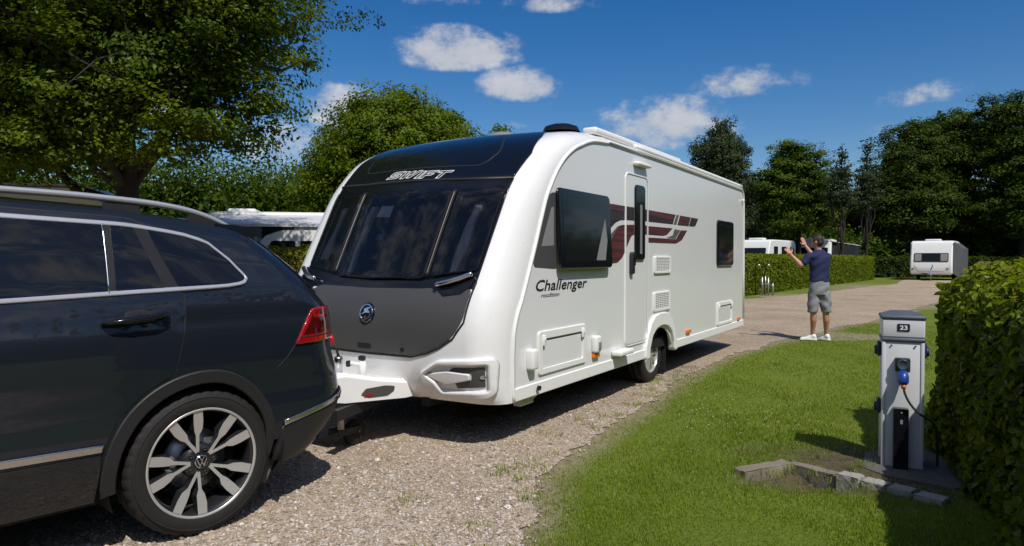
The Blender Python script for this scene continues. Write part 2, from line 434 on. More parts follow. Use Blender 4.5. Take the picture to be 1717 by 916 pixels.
# ---- windows of the front
panel('window_surround', [U([(-.715, 1.10), (-.56, 1.05), (-.36, 1.03), (0, 1.01), (.42, 1.02), (.8, 1.08), (.815, 2.0), (.818, 2.10), (.4, 2.085), (0, 2.08), (-.4, 2.095), (-.752, 2.13)])] + holes, FRONT, M['black'], cv, off=.006, depth=.012, grid=.06)
for w in WINS:
    o = panel('front_window', rounded(w, .035), FRONT, M['winglass'], cv, off=.030, depth=.022, grid=.05, bev=.010)
for (u0, s0), (u1, s1) in (((.442, 1.14), (.428, 1.96)), ((-.372, 1.16), (-.405, 1.985))):
    t = MB(); pts = []
    for k in np.linspace(0, 1, 24):
        q = FRONT(np.array([(u0 + (u1 - u0) * k) * 1.3]), np.array([s0 + (s1 - s0) * k]))[0]; pts.append(q + np.array([0, -.022, .012]))
    t.tube(pts, .014, n=8); t.build('window_mullion', M['satinblack'], cv)
    for dx in (-.021, .021):
        t = MB(); t.tube(np.array(pts) + np.array([dx, -.004, .002]), .0018, n=6); t.build('mullion_bead', M['plastic'], cv)
# lining and curtains behind the tinted panes
x1, y0, y1, z0, z1 = 1.0, -3.28, -1.3, .95, 2.2
V = [(-x1, y0, z0), (x1, y0, z0), (x1, y1, z0), (-x1, y1, z0), (-x1, -2.38, z1), (x1, -2.38, z1), (x1, y1, z1), (-x1, y1, z1)]
add('interior_lining', mk(V, [[0, 1, 2, 3], [2, 6, 7, 3], [4, 7, 6, 5], [1, 5, 6, 2], [0, 3, 7, 4]]), M['interior'], cv)
def curtain(u0, u1, s0, s1, lean, seed):
    us = np.linspace(u0, u1, 60); ss = np.linspace(s0, s1, 14)
    A, B = np.meshgrid(us, ss); A = A + lean * (B - s0) / (s1 - s0)
    wid = .75 + .25 * np.cos((B - s0) / (s1 - s0) * 5 + seed); A = A.mean(1, keepdims=True) + (A - A.mean(1, keepdims=True)) * wid
    Pp = FRONT(A * 1.3, B); Pp[..., 1] += .055 + .02 * np.sin(np.arange(60) * .75 + seed); Pp[..., 0] += .004 * np.sin(B * 20 + seed)
    f = [[i * 60 + k, i * 60 + k + 1, (i + 1) * 60 + k + 1, (i + 1) * 60 + k] for i in range(13) for k in range(59)]
    add('curtain', mk(Pp.reshape(-1, 3), f, True), M['curtain'], cv)
curtain(-.68, -.60, 1.32, 1.86, .015, 0); curtain(-.325, -.27, 1.18, 1.84, -.01, 2); curtain(.555, .625, 1.2, 1.82, .02, 4)
panel('notice_sheet', U([(-.235, 1.74), (-.105, 1.735), (-.10, 1.85), (-.225, 1.86)]), FRONT, M['white2'], cv, off=-.03, depth=.002, grid=.1, bev=.0005)
panel('notice_sheet', U([(-.17, 1.52), (-.10, 1.515), (-.098, 1.57), (-.168, 1.575)]), FRONT, M['grey'], cv, off=-.05, depth=.002, grid=.1, bev=.0005)
# ---- dark panels of the front
up = U([(-.755, 2.155), (-.5, 2.125), (0, 2.11), (.4, 2.10), (.815, 2.125), (.835, 2.435), (.79, 2.8), (.70, 3.10), (.62, 3.2), (-.58, 3.2), (-.66, 3.10), (-.73, 2.85), (-.765, 2.5)])
upo = panel('upper_front_panel', up, FRONT, M['black'], cv, off=.012, depth=.02, grid=.06, bev=.006)
sk = U([(-.56, 2.275), (.53, 2.255), (.60, 2.45), (.46, 2.86), (.38, 2.95), (-.38, 2.96), (-.50, 2.84), (-.61, 2.5)])
panel('skyview_window', rounded(sk, .08), FRONT, M['carglass'], upo, off=.0165, depth=.008, grid=.05, bev=.003)
sk2 = ccw(rounded(sk, .08)); panel('skyview_seal', [[tuple(q) for q in inset(sk2, -.014)[0]], [tuple(q) for q in inset(sk2, .001)[0]]], FRONT, M['plastic'], upo, off=.0155, depth=.006, grid=.05, bev=.002)
t = MB(); q = [FRONT(np.array([u * 1.3]), np.array([s]))[0] + np.array([0, -.012, -.004]) for u, s in [(-.755, 2.142), (-.6, 2.125), (-.3, 2.105), (0, 2.1), (.4, 2.09), (.815, 2.112)]]
t.tube(q, .012, n=8); t.build('panel_lip', M['plastic'], cv)
low = U([(-.745, 1.10), (-.70, 1.03), (-.56, 1.02), (-.48, 1.06), (-.36, 1.05), (0, 1.032), (.42, 1.045), (.50, 1.06), (.56, 1.015), (.70, 1.03), (.786, 1.09), (.762, .805), (.695, .676), (.60, .60), (.515, .555), (.40, .520), (.05, .520), (-.40, .525), (-.515, .558), (-.60, .602), (-.68, .68), (-.73, .808)])
low = rounded(low, .07)
panel('lower_front_panel', low, FRONT, M['charcoal'], cv, off=.010, depth=.018, grid=.06, bev=.0035)
t = MB(); q = [FRONT(np.array([u]), np.array([s]))[0] + np.array([0, -.004, 0]) for u, s in resample(U([(.80, 1.14), (.772, .80), (.703, .668), (.606, .59), (.518, .545), (.40, .509), (.05, .508), (-.40, .515), (-.518, .548), (-.606, .592), (-.69, .67), (-.742, .80), (-.76, 1.14)]), .05)][:-40]
t.tube(q, .0075, n=6); t.build('panel_seal', M['darkgap'], cv)
for P, H in ((U([(.535, 1.05), (.60, .99), (.72, 1.02), (.775, 1.09), (.79, 1.19), (.72, 1.20), (.60, 1.13)]), [(.548, 1.085), (.60, 1.112), (.68, 1.15), (.775, 1.20)]), (U([(-.735, 1.25), (-.70, 1.24), (-.60, 1.15), (-.535, 1.09), (-.60, 1.01), (-.70, 1.03), (-.745, 1.11)]), [(-.548, 1.115), (-.60, 1.14), (-.66, 1.18), (-.735, 1.23)])):
    h = panel('grab_handle', P, FRONT, M['black'], cv, off=.016, depth=.012, grid=.04, bev=.006)
    t = MB(); q = [FRONT(np.array([u * 1.3]), np.array([s]))[0] + np.array([0, -.055 if 0 < k < 3 else -.04, .01]) for k, (u, s) in enumerate(H)]
    q = spline(np.array(q)[:, :2], 20)[1], np.linspace(0, 1, 20)
    zz = np.interp(q[1], np.linspace(0, 1, 4), [FRONT(np.array([u * 1.3]), np.array([s]))[0][2] + .01 for u, s in H])
    t.tube(np.c_[q[0], zz], .024, n=12, flat=.9); t.build('handle_bar', M['alu'], h)
# emblem: ring, dished bowl and bird mark
def circ(cx, cy, r, n=36): return [(cx + r * math.cos(a), cy + r * math.sin(a)) for a in np.linspace(0, 2 * math.pi, n, endpoint=False)]
ex, ey = .03 * 1.3, .824
em = panel('emblem', circ(ex, ey, .088), FRONT, M['black'], cv, off=.014, depth=.012, grid=.03, bev=.006)
panel('emblem_ring', [circ(ex, ey, .074), circ(ex, ey, .063)], FRONT, M['chrome'], em, off=.024, depth=.014, grid=.03, bev=.002)
for P in ([(-.06, -.012), (-.02, .012), (-.03, .032), (.008, .046), (.05, .05), (.022, .03), (.03, .016), (.045, .0), (.0, .004), (-.03, -.006)], [(-.05, -.026), (-.012, -.06), (.0, -.02), (-.008, -.022), (-.018, -.046), (-.04, -.024)], [(.0, -.058), (.05, -.02), (.052, -.006), (.044, -.006), (.02, -.036), (-.002, -.05)]):
    panel('emblem_bird', [(ex + a, ey + b) for a, b in P], FRONT, M['chrome'], em, off=.026, depth=.012, grid=.05, bev=.0015)
panel('catch_recess', rrect(-.055, .55, .10, .592, .012), FRONT, M['darkgap'], cv, off=.0125, depth=.006, grid=.05)
panel('panel_lock', circ(.335 * 1.3, .56, .018, 16), FRONT, M['black'], cv, off=.016, depth=.008, grid=.03)
# lettering SWIFT as white outlines
LET = dict(S=(1.15, [(0, 0), (1.0, 0), (1.15, .12), (1.15, .5), (1.05, .6), (.34, .6), (.34, .72), (1.15, .72), (1.15, 1), (.15, 1), (0, .88), (0, .48), (.1, .38), (.81, .38), (.81, .28), (0, .28)]),
           W=(1.5, [(0, 1), (.36, 1), (.40, .42), (.64, 1), (.94, 1), (.98, .42), (1.2, 1), (1.56, 1), (1.12, 0), (.78, 0), (.73, .48), (.53, 0), (.14, 0)]),
           I=(.36, [(0, 0), (.36, 0), (.36, 1), (0, 1)]), F=(1.1, [(0, 0), (.36, 0), (.36, .34), (.92, .34), (.99, .6), (.36, .6), (.36, .74), (1.12, .74), (1.12, 1), (0, 1)]),
           T=(1.2, [(.38, 0), (.74, 0), (.74, .72), (1.25, .72), (1.25, 1), (0, 1), (0, .72), (.38, .72)]))
xx = 0; SX, SY, X0, Y0 = .1270, .098, -.283 * 1.3, 2.135
for ch in 'SWIFT':
    w, P = LET[ch]; P = np.array(P)
    Q = np.c_[X0 + (xx + P[:, 0] + .45 * P[:, 1]) * SX, Y0 + P[:, 1] * SY - .05 * (xx / 6)]
    Q = np.array(ccw([tuple(p) for p in Q])); ins_ = inset(Q, .0068)[0]
    panel('front_lettering', [[tuple(p) for p in Q], [tuple(p) for p in ins_]], FRONT, M['white2'], upo, off=.0150, depth=.004, grid=.03, bev=.0005)
    xx += w + .10
# ---- lower corner mouldings with lamp recess
for sx in (1, -1):
    m = lambda P: U([(sx * u, s) for u, s in P])
    bl = panel('corner_moulding', [ccw(rounded(m([(.455, .400), (.6, .505), (.91, .535), (.935, .49), (.92, .27), (.88, .215), (.54, .155), (.48, .26)]), .03)), ccw(rounded(m([(.595, .461), (.885, .479), (.88, .282), (.6, .255), (.565, .336), (.5, .39)]), .02))], FRONT, M['white'], cv, off=.036, depth=.042, grid=.03, bev=.020)
    panel('lamp_recess', ccw(rounded(m([(.67, .425), (.70, .452), (.878, .464), (.873, .312), (.71, .285), (.700, .336), (.815, .363), (.82, .416)]), .008)), FRONT, M['charcoal'], bl, off=.005, depth=.007, grid=.03)
    panel('recess_wedge', ccw(rounded(m([(.487, .388), (.655, .425), (.812, .414), (.808, .366), (.645, .318), (.57, .345)]), .014)), FRONT, M['white'], bl, off=.022, depth=.026, grid=.03, bev=.009)
    panel('front_reflector', circ(sx * .865 * 1.3, .39, .017, 14), FRONT, M['chrome'], bl, off=.014, depth=.012, grid=.03)
# ---- near side fittings
panel('side_quarter_window', rounded([(-2.885, 1.365), (-2.50, 1.345), (-2.50, 1.985), (-2.60, 1.975), (-2.66, 1.93), (-2.80, 1.67), (-2.89, 1.44)], .04), SIDE, M['charcoal'], cv, off=.006, depth=.01, grid=.1)
panel('blind', [(-2.77, 1.53), (-2.56, 1.54), (-2.56, 1.86), (-2.60, 1.85)], SIDE, M['curtain'], cv, off=.0075, depth=.003, grid=.1, bev=.0005).data.materials[0] = mat('pale_blind', (.22, .22, .22), .7)
TILT = lambda y, z: np.stack([HW + .012 + (2.03 - np.asarray(z, float)) * .055, y, z], -1)
wf = panel('side_window', rrect(-2.535, 1.345, -1.49, 2.025, .05), TILT, M['black'], cv, off=.018, depth=.022, grid=.1, bev=.010)
panel('window_pane', rrect(-2.47, 1.405, -1.535, 1.975, .04), TILT, M['darkglass'], wf, off=.0205, depth=.012, grid=.1, bev=.002)
panel('window_pane', rrect(-2.455, 1.36, -1.57, 1.98, .04), SIDE, M['darkglass'], cv, off=.008, depth=.01, grid=.2)
panel('curtain', [(-1.86, 1.415), (-1.66, 1.415), (-1.60, 1.60), (-1.63, 1.80), (-1.72, 1.65)], TILT, M['grey'], wf, off=.0216, depth=.002, grid=.1, bev=.0004)
def striped(name, c1, c2):
    m = mat(name, c1, .35, coat=.4); N = m.node_tree.nodes; Lk = m.node_tree.links
    wv = N.new('ShaderNodeTexNoise'); wv.inputs['Scale'].default_value = 2.; wv.inputs['Detail'].default_value = 6
    mp = N.new('ShaderNodeMapping'); mp.inputs['Scale'].default_value = (1, .6, 22); tc = N.new('ShaderNodeTexCoord')
    Lk.new(tc.outputs['Object'], mp.inputs[0]); Lk.new(mp.outputs[0], wv.inputs['Vector'])
    rp = N.new('ShaderNodeValToRGB'); rp.color_ramp.elements[0].position = .38; rp.color_ramp.elements[1].position = .62
    rp.color_ramp.elements[0].color = (*c1, 1); rp.color_ramp.elements[1].color = (*c2, 1)
    Lk.new(wv.outputs['Fac'], rp.inputs[0]); Lk.new(rp.outputs[0], N['Principled BSDF'].inputs['Base Color']); return m
RED = striped('stripe_red', (.055, .018, .022), (.13, .03, .036)); DRK = striped('stripe_dark', (.022, .022, .024), (.055, .03, .034)); GRY = striped('stripe_grey', (.09, .09, .092), (.16, .155, .155))
def stripe(P, m, hole=None, off=.003, r=.0): panel('side_stripe', rounded(P, r) if r else P, SIDE, m, cv, off=off, depth=.003, grid=.12, bev=.0005)
stripe([(-1.50, 1.965), (-1.50, 1.64), (-1.42, 1.72), (-1.29, 1.785), (-1.17, 1.815), (-1.06, 1.82), (-1.06, 1.963)], DRK)
stripe([(-1.50, 1.965), (-1.50, 1.905), (-1.06, 1.90), (-1.06, 1.963)], RED, off=.0045)
stripe([(-1.02, 1.963), (-1.02, 1.822), (-.82, 1.825), (-.82, 1.965)], DRK, off=.007)
stripe([(-.545, 1.965), (-.545, 1.835), (-.455, 1.835), (-.455, 1.965)], DRK, off=.007)
stripe([(-.41, 1.963), (-.41, 1.835), (.40, 1.84), (.50, 1.96)], DRK); stripe([(-.41, 1.955), (-.41, 1.90), (.43, 1.885), (.47, 1.955)], RED, off=.0045)
stripe([(.53, 1.96), (.43, 1.84), (.53, 1.84), (.63, 1.96)], GRY)
stripe([(.67, 1.96), (.57, 1.838), (1.0, 1.842), (1.09, 1.958)], RED); stripe([(1.11, 1.958), (1.02, 1.842), (1.23, 1.845), (1.29, 1.86), (1.41, 1.955)], DRK)
stripe([(-1.50, 1.56), (-1.50, 1.385), (-1.40, 1.60), (-1.30, 1.70), (-1.16, 1.765), (-1.24, 1.75), (-1.38, 1.68)], GRY)
stripe([(-1.50, 1.375), (-1.24, 1.39), (-1.12, 1.44), (-1.06, 1.49), (-1.06, 1.775), (-1.16, 1.765), (-1.30, 1.70), (-1.40, 1.60)], RED)
stripe([(-1.02, 1.54), (-.96, 1.60), (-.89, 1.665), (-.82, 1.68), (-.82, 1.785), (-1.02, 1.775)], RED, off=.007)
stripe([(-.545, 1.69), (-.455, 1.69), (-.455, 1.79), (-.545, 1.79)], RED, off=.007)
stripe([(-.41, 1.692), (.08, 1.694), (.20, 1.71), (.27, 1.74), (.40, 1.793), (-.41, 1.787)], RED)
stripe([(-.41, 1.606), (.50, 1.612), (.56, 1.62), (.74, 1.66), (.95, 1.785), (.70, 1.78), (.52, 1.665), (.20, 1.665), (-.41, 1.662)], RED); stripe([(.46, 1.785), (.40, 1.71), (.20, 1.675), (.50, 1.672), (.68, 1.78)], GRY, off=.0045)
dr = panel('entrance_door', rrect(-1.035, .545, -.44, 2.295, .07), SIDE, M['sidewhite'], cv, off=.006, depth=.008, grid=.15)
panel('door_frame', [rrect(-1.055, .525, -.42, 2.318, .085), rrect(-1.038, .542, -.437, 2.298, .072)], SIDE, M['white'], dr, off=.012, depth=.014, grid=.15, bev=.004)
panel('door_gap', [rrect(-1.0375, .543, -.4375, 2.2975, .071), rrect(-1.030, .55, -.445, 2.29, .067)], SIDE, M['grey'], dr, off=.0072, depth=.004, grid=.15, bev=.0005)
panel('door_window', rrect(-.815, 1.415, -.545, 2.205, .05), SIDE, M['darkglass'], dr, off=.026, depth=.022, grid=.1, bev=.008)
panel('door_blind', rrect(-.70, 1.48, -.64, 2.0, .01), SIDE, M['grey'], dr, off=.0275, depth=.003, grid=.1, bev=.0005)
t = MB(); t.box((HW + .028, -.915, 1.385), (.04, .085, .23), bev=.02, seg=3); t.build('door_handle', M['plastic'], dr, angle=40)
t = MB(); t.box((HW + .05, -.905, 1.42), (.02, .035, .12), bev=.008, seg=2); t.build('handle_lever', M['black'], dr, angle=40)
panel('rear_side_window', rrect(2.27, 1.325, 3.12, 1.985, .06), SIDE, M['black'], cv, off=.03, depth=.026, grid=.15, bev=.014)
panel('window_pane', rrect(2.33, 1.385, 3.06, 1.925, .04), SIDE, M['darkglass'], cv, off=.0325, depth=.008, grid=.1, bev=.002)
for (y0, z0, y1, z1) in ((-.23, 1.262, .30, 1.458), (-.245, .835, .285, 1.053)):
    f = panel('fridge_vent', [rrect(y0, z0, y1, z1, .02), rrect(y0 + .05, z0 + .03, y1 - .05, z1 - .025, .008)], SIDE, M['white2'], cv, off=.022, depth=.024, grid=.12, bev=.006)
    panel('vent_backing', rrect(y0 + .045, z0 + .025, y1 - .045, z1 - .02, .005), SIDE, M['darkgap'], f, off=.004, depth=.004, grid=.2)
    t = MB()
    for k in range(8):
        z = z0 + .04 + k * (z1 - z0 - .065) / 7.5; t.box((HW + .013, (y0 + y1) / 2, z), (.012, y1 - y0 - .095, .0105))
    for k in range(1, 7): t.box((HW + .012, y0 + .05 + k * (y1 - y0 - .10) / 7, (z0 + z1) / 2), (.011, .010, z1 - z0 - .055))
    t.build('vent_slats', M['white2'], f)
for (y0, z0, y1, z1, b) in ((-2.82, .495, -1.965, .845, .065), (2.31, .462, 3.13, .80, .055)):
    f = panel('locker_hatch', [rrect(y0, z0, y1, z1, .03), rrect(y0 + b, z0 + b * .75, y1 - b, z1 - b, .012)], SIDE, M['white2'], cv, off=.018, depth=.02, grid=.15, bev=.006)
    panel('hatch_door', rrect(y0 + b + .004, z0 + b * .75 + .004, y1 - b - .004, z1 - b - .02, .01), SIDE, M['sidewhite'], f, off=.005, depth=.006, grid=.2)
    panel('hatch_groove', rrect(y0 + b + .02, z1 - b - .018, y1 - b - .02, z1 - b - .004, .004), SIDE, M['grey'], f, off=.004, depth=.004, grid=.2)
    for y in (y0 + b * 1.15, y1 - b * 1.15):
        t = MB(); t.box((HW + .022, y, z1 - b - .01), (.02, .045, .085), bev=.008); t.box((HW + .033, y, z1 - b - .0), (.008, .022, .03), bev=.003); t.build('hatch_latch', M['white2'], f, angle=40)
t = MB(); t.box((HW + .03, -2.95, .645), (.075, .095, .16), bev=.018, seg=3); t.build('power_inlet_box', M['white2'], cv, angle=40)
t = MB(); t.box((HW + .028, -1.775, .64), (.06, .115, .155), bev=.02, seg=3); sb_ = t.build('outlet_box', M['white2'], cv, angle=40)
t = MB(); t.box((HW + .061, -1.765, .625), (.01, .05, .07), bev=.004); t.build('outlet_flap', M['grey'], sb_, angle=40)
for (y, z, w, h) in ((-1.76, .535, .125, .045), (.98, .508, .15, .042), (3.51, .482, .12, .042)):
    t = MB(); t.box((HW + .016, y, z), (.03, w, h), bev=.006); t.build('side_marker_lamp', M['orange'], cv, angle=40)
t = MB(); t.box((HW + .06, -1.23, .505), (.11, .33, .05), bev=.015, seg=3); t.build('entry_step', M['white2'], cv, angle=40)
t = MB(); t.box((HW + .035, -.665, 2.42), (.07, .36, .042), bev=.018, seg=3); t.build('awning_lamp', M['white2'], cv, angle=40)
t = MB(); t.box((HW + .026, 3.72, 2.36), (.03, .05, .05), bev=.012, seg=3); t.build('rain_spout', M['white2'], cv, angle=40)
t = MB(); t.lathe([(.02, .02), (.02, .0), (.012, .0)], 16, 'x', (HW + .03, -2.86, .405)); t.build('jack_socket', M['darkgap'], cv)
t = MB(); t.box((HW - .05, -2.95, .31), (.06, .20, .05)); t.tube([(HW - .06, -2.9, .30), (HW - .2, -2.2, .36)], .025); t.build('corner_steady', M['steel'], cv)
TX = mat('decal_text', (.02, .02, .022), .4)
text_on('side_lettering', 'Challenger', SIDE, (-2.845, 1.172), .125, TX, cv, shear=.24, heavy=.0032, off=.003, width=.915)
text_on('side_lettering', 'rocdition', SIDE, (-2.765, 1.118), .046, TX, cv, shear=.2, bold=.0006, off=.003, width=.31)
# wheels of the caravan
def wheel_small(name, mat_t, parent, x, y, z, r, w, rim, side):
    t = MB(); s = side
    prof_ = [(rim, -s * .5 * w), (r * .86, -s * .5 * w), (r * .965, -s * .46 * w), (r, -s * .36 * w), (r, s * .36 * w), (r * .965, s * .46 * w), (r * .86, s * .5 * w), (rim + .012, s * .485 * w), (rim, s * .44 * w)]
    for g in (-.2, 0, .2): prof_.insert(4, (r, -s * (g - .02) * w)); prof_.insert(4, (r * .975, -s * g * w)); prof_.insert(4, (r, -s * (g + .02) * w))
    t.lathe([(r * .5, p) if False else (a, p) for a, p in prof_], 48, 'x', close=False)
    o = t.build(name, None, parent, (x, y, z)); return o
for sx in (1, -1):
    w = thing('caravan_wheel', None, None); w.parent = cv; w.location = (sx * .975, 0, .325)
    t = MB(); r, ww = .325, .20
    t.lathe([(.19, -.5 * ww), (.28, -.5 * ww), (.312, -.46 * ww), (r, -.36 * ww), (r, -.22 * ww), (r * .97, -.2 * ww), (r * .97, -.17 * ww), (r, -.15 * ww), (r, .15 * ww), (r * .97, .17 * ww), (r * .97, .2 * ww), (r, .22 * ww), (r, .36 * ww), (.312, .46 * ww), (.28, .5 * ww), (.222, .48 * ww), (.208, .40 * ww)], 56, 'x')
    t.build('tyre', M['rubber'], w, rot=(0, 0, 0 if sx > 0 else math.pi))
    t = MB(); t.lathe([(.21, .42 * ww), (.214, .46 * ww), (.204, .47 * ww), (.196, .40 * ww), (.185, .05 * ww), (.05, .0)], 48, 'x')
    for k in range(10):
        a = k * math.pi / 5; ca, sa = math.cos(a), math.sin(a)
        P = [(.05, -.014), (.12, -.017), (.198, -.026), (.198, .026), (.12, .017), (.05, .014)]
        t.prism(P, lambda p, h, ca=ca, sa=sa: (h - (p[0] - .05) * .06, p[0] * ca - p[1] * sa, p[0] * sa + p[1] * ca), .03, .088)
    t.lathe([(.062, .06), (.06, .09), (.045, .096), (.0, .098)], 24, 'x')
    t.build('rim', M['alloy'], w, rot=(0, 0, 0 if sx > 0 else math.pi), angle=35)
t = MB(); t.prism([(-.10, .09), (.10, .09), (.10, .37), (-.10, .42)], lambda p, h: (1.0 + p[0], h, p[1]), .385, .393); t.build('mud_flap', M['plastic'], cv)
# roof fittings
t = MB(); t.lathe([(0, .075), (.10, .072), (.16, .05), (.185, .0)], 36, 'z', (.83, -1.78, 2.625)); t.build('roof_dome', M['darkglass'], cv)
t = MB(); t.lathe([(0, .05), (.10, .045), (.15, .0)], 24, 'z', (.25, -1.9, 2.61)); t.build('roof_vent', M['grey'], cv)
t = MB(); t.box((-.1, .4, 2.69), (.7, .5, .11), bev=.04, seg=3); t.box((-.1, 2.4, 2.68), (.4, .4, .09), bev=.03, seg=3); t.build('roof_light', M['white2'], cv, angle=40)
# ---- drawbar: cover, stabiliser, brake, jockey wheel
t = MB(); s_ = [(-3.30, .36, .50, .43), (-3.52, .355, .50, .40), (-3.75, .37, .54, .345), (-4.02, .385, .605, .27), (-4.10, .40, .60, .24)]
v = []; f = []
for y, zb, zt, hw in s_:
    v += [(-hw, y, zb), (-hw, y, zt - .03), (-hw + .03, y, zt), (hw - .03, y, zt), (hw, y, zt - .03), (hw, y, zb)]
for i in range(4):
    for k in range(6): k2 = (k + 1) % 6; f.append([i * 6 + k, i * 6 + k2, i * 6 + 6 + k2, i * 6 + 6 + k])
f += [list(range(6)), list(range(24, 30))]
t.put(v, f); t.build('drawbar_cover', M['white'], cv, angle=25)
def drawside(y, z):   # near face of the cover
    y = np.asarray(y, float); return np.stack([np.interp(y, [-4.10, -4.02, -3.75, -3.52, -3.30], [.24, .27, .345, .40, .43]), y, z], -1)
ds = panel('cover_slot', rounded([(-3.90, .428), (-3.86, .47), (-3.70, .475), (-3.615, .46), (-3.62, .425), (-3.68, .395), (-3.84, .40)], .012), drawside, M['charcoal'], cv, off=.006, depth=.01, grid=.04)
panel('slot_reflector', rrect(-3.875, .412, -3.80, .428, .004), drawside, M['red'], ds, off=.009, depth=.004, grid=.05, bev=.001)
t = MB(); t.lathe([(0, .0), (.030, .0), (.032, .11), (.028, .125), (.0, .13)], 20, 'z', (.10, -3.925, .575)); t.build('stabiliser_damper', M['alu'], cv)
t = MB(); t.tube([(.10, -3.925, .70), (.095, -3.935, .75), (.085, -3.96, .81)], [.011, .009, .009], n=8); st = t.build('brake_lever', M['plastic'], cv)
t = MB(); t.tube([(.086, -3.958, .79), (.082, -3.97, .83), (.07, -3.985, .855)], [.012, .016, .024], n=8); t.build('lever_grip', M['redplastic'], st)
t = MB(); t.tube([(.09, -3.66, .50), (.09, -3.665, .60), (.09, -3.66, .63)], [.028, .032, .025], n=12); t.tube([(.09, -3.66, .60), (.04, -3.75, .625)], .016, n=8); kk = t.build('gas_tap_bracket', M['white2'], cv)
t = MB(); t.box((.085, -3.665, .655), (.055, .04, .04), bev=.012); t.build('bracket_knob', M['plastic'], kk, angle=40)
t = MB(); t.box((.035, -3.76, .62), (.03, .04, .05), bev=.012); t.build('bracket_knob', M['plastic'], kk, angle=40)
t = MB(); t.tube([(.16, -3.96, .17), (.16, -3.96, .52)], .024, n=14); jw = t.build('jockey_post', M['steel'], cv)
t = MB(); t.lathe([(.0, .02), (.026, .02), (.03, 0), (.026, -.02)], 14, 'z', (.16, -3.96, .54)); t.build('post_cap', M['redplastic'], jw)
t = MB(); t.lathe([(.0, -.03), (.05, -.03), (.085, -.035), (.10, -.02), (.10, .02), (.085, .035), (.05, .03), (.0, .03)], 30, 'x', (.10, -3.77, .10)); t.build('jockey_wheel', M['rubber'], jw)
t = MB(); t.box((.15, -3.86, .135), (.012, .24, .05), bev=.005); t.box((.05, -3.86, .135), (.012, .24, .05), bev=.005); t.tube([(.03, -3.77, .115), (.165, -3.77, .115)], .013); t.build('jockey_fork', M['plastic'], jw)
t = MB(); t.box((0, -4.25, .46), (.09, .40, .08), bev=.02); t.lathe([(.0, .05), (.04, .05), (.05, .0), (.04, -.05), (0, -.05)], 16, 'z', (0, -4.40, .46)); t.tube([(0, -4.15, .5), (0, -4.40, .56)], .016); t.build('coupling_head', M['plastic'], cv, angle=40)
t = MB(); t.box((.2, -3.7, .33), (.05, 1.0, .08), rot=Matrix.Rotation(R(15), 3, 'Z')); t.box((-.2, -3.7, .33), (.05, 1.0, .08), rot=Matrix.Rotation(R(-15), 3, 'Z')); t.build('drawbar', M['plastic'], cv)
# ================================================================== TOW CAR
TV = [.22, .30, .42, .50, .62, .75, .90, 1.0, 1.14, 1.27, 1.45, 1.60, 1.65, 1.72, 1.9, 2.3]
TABLE = dict(z=[.22, .30, .42, .50, .62, .75, .90, 1.0, 1.14, 1.27, 1.47, 1.64, 1.69, 1.715, 1.735, 1.745],
             w=[.80, .86, .885, .895, .90, .905, .91, .91, .90, .865, .79, .715, .68, .60, .40, 0.],
             r=[.65, .75, .86, .92, .945, .925, .87, .86, .845, .735, .60, .45, .34, .26, .15, .0],
             rr=[.25, .27, .27, .26, .25, .25, .24, .23, .22, .20, .18, .16, .15, .12, .08, .01],
             f=[-3.3, -3.5, -3.55, -3.58, -3.6, -3.58, -3.5, -3.3, -2.75, -2.4, -1.95, -1.65, -1.55, -1.45, -1.38, -1.3],
             fr=[.3, .3, .3, .3, .3, .3, .3, .3, .28, .25, .2, .15, .12, .1, .05, .01])
VG = np.linspace(.22, 2.3, 417)
def smooth_tab(y, k=9):
    a = np.interp(VG, TV, y); p = np.r_[2 * a[0] - a[1:k + 1][::-1], a, 2 * a[-1] - a[-k - 1:-1][::-1]]
    w_ = np.hanning(2 * k + 3)[1:-1]; w_ /= w_.sum(); return np.convolve(p, w_, 'valid')
TAB = {k: smooth_tab(v) for k, v in TABLE.items()}
TAB['w'] = TAB['w'] + np.interp(VG, [1.06, 1.108, 1.138, 1.19], [0, -.010, .004, 0]) + np.interp(VG, [.60, .68, .80, .9], [0, -.008, -.006, 0])
Q0, Q1, QF, QE = .05, 1.85, -1.2, -5.
def g_(k, v): return np.interp(v, VG, TAB[k])
def roof_drop(y): return np.interp(y, [-1.7, -1.3, -.9, -.35, -.05, .15, .5], [.05, .01, 0, .025, .06, .085, .11])
def wrap(a, L1, rr, w):
    L2 = rr * np.pi / 2; L3 = w - rr; th = np.clip((a - L1) / np.maximum(rr, 1e-6), 0, np.pi / 2)
    x = np.where(a < L1, w, np.where(a < L1 + L2, w - rr + rr * np.cos(th), L3 - (a - L1 - L2)))
    d = np.where(a < L1, a, L1 + rr * np.sin(th)); return x, d
def CAR(q, v):
    q = np.asarray(q, float); v = np.asarray(v, float)
    w = g_('w', v); z = g_('z', v); rr = np.minimum(g_('rr', v), w * .9); fr = np.minimum(g_('fr', v), w * .9)
    L1 = np.maximum(g_('r', v) - rr - Q0, 0); a = (q - Q0) / (Q1 - Q0) * (L1 + rr * np.pi / 2 + w - rr); x1, d1 = wrap(a, L1, rr, w)
    F1 = np.maximum(QF - g_('f', v) - fr, 0); b = (QF - q) / (QF - QE) * (F1 + fr * np.pi / 2 + w - fr); x2, d2 = wrap(b, F1, fr, w)
    x = np.where(q > Q0, x1, np.where(q < QF, x2, w)); y = np.where(q > Q0, Q0 + d1, np.where(q < QF, QF - d2, q))
    y = y - .05 * np.where(q > Q0, (x / .9) ** 2 * np.clip((q - Q0) / .5, 0, 1), 0) + .10 * np.where(q < QF, (x / .9) ** 2 * np.clip((QF - q) / 2., 0, 1), 0)
    x = x - .012 * np.where(x > .3, np.clip((y + 1.2) / 1.5, -2, 1) ** 2, 0)
    return np.stack([x, y, z - roof_drop(y) * np.clip((v - 1.27) / .33, 0, 1)], -1)
def CARL(q, v): return CAR(q, v) * np.array([-1, 1, 1.])
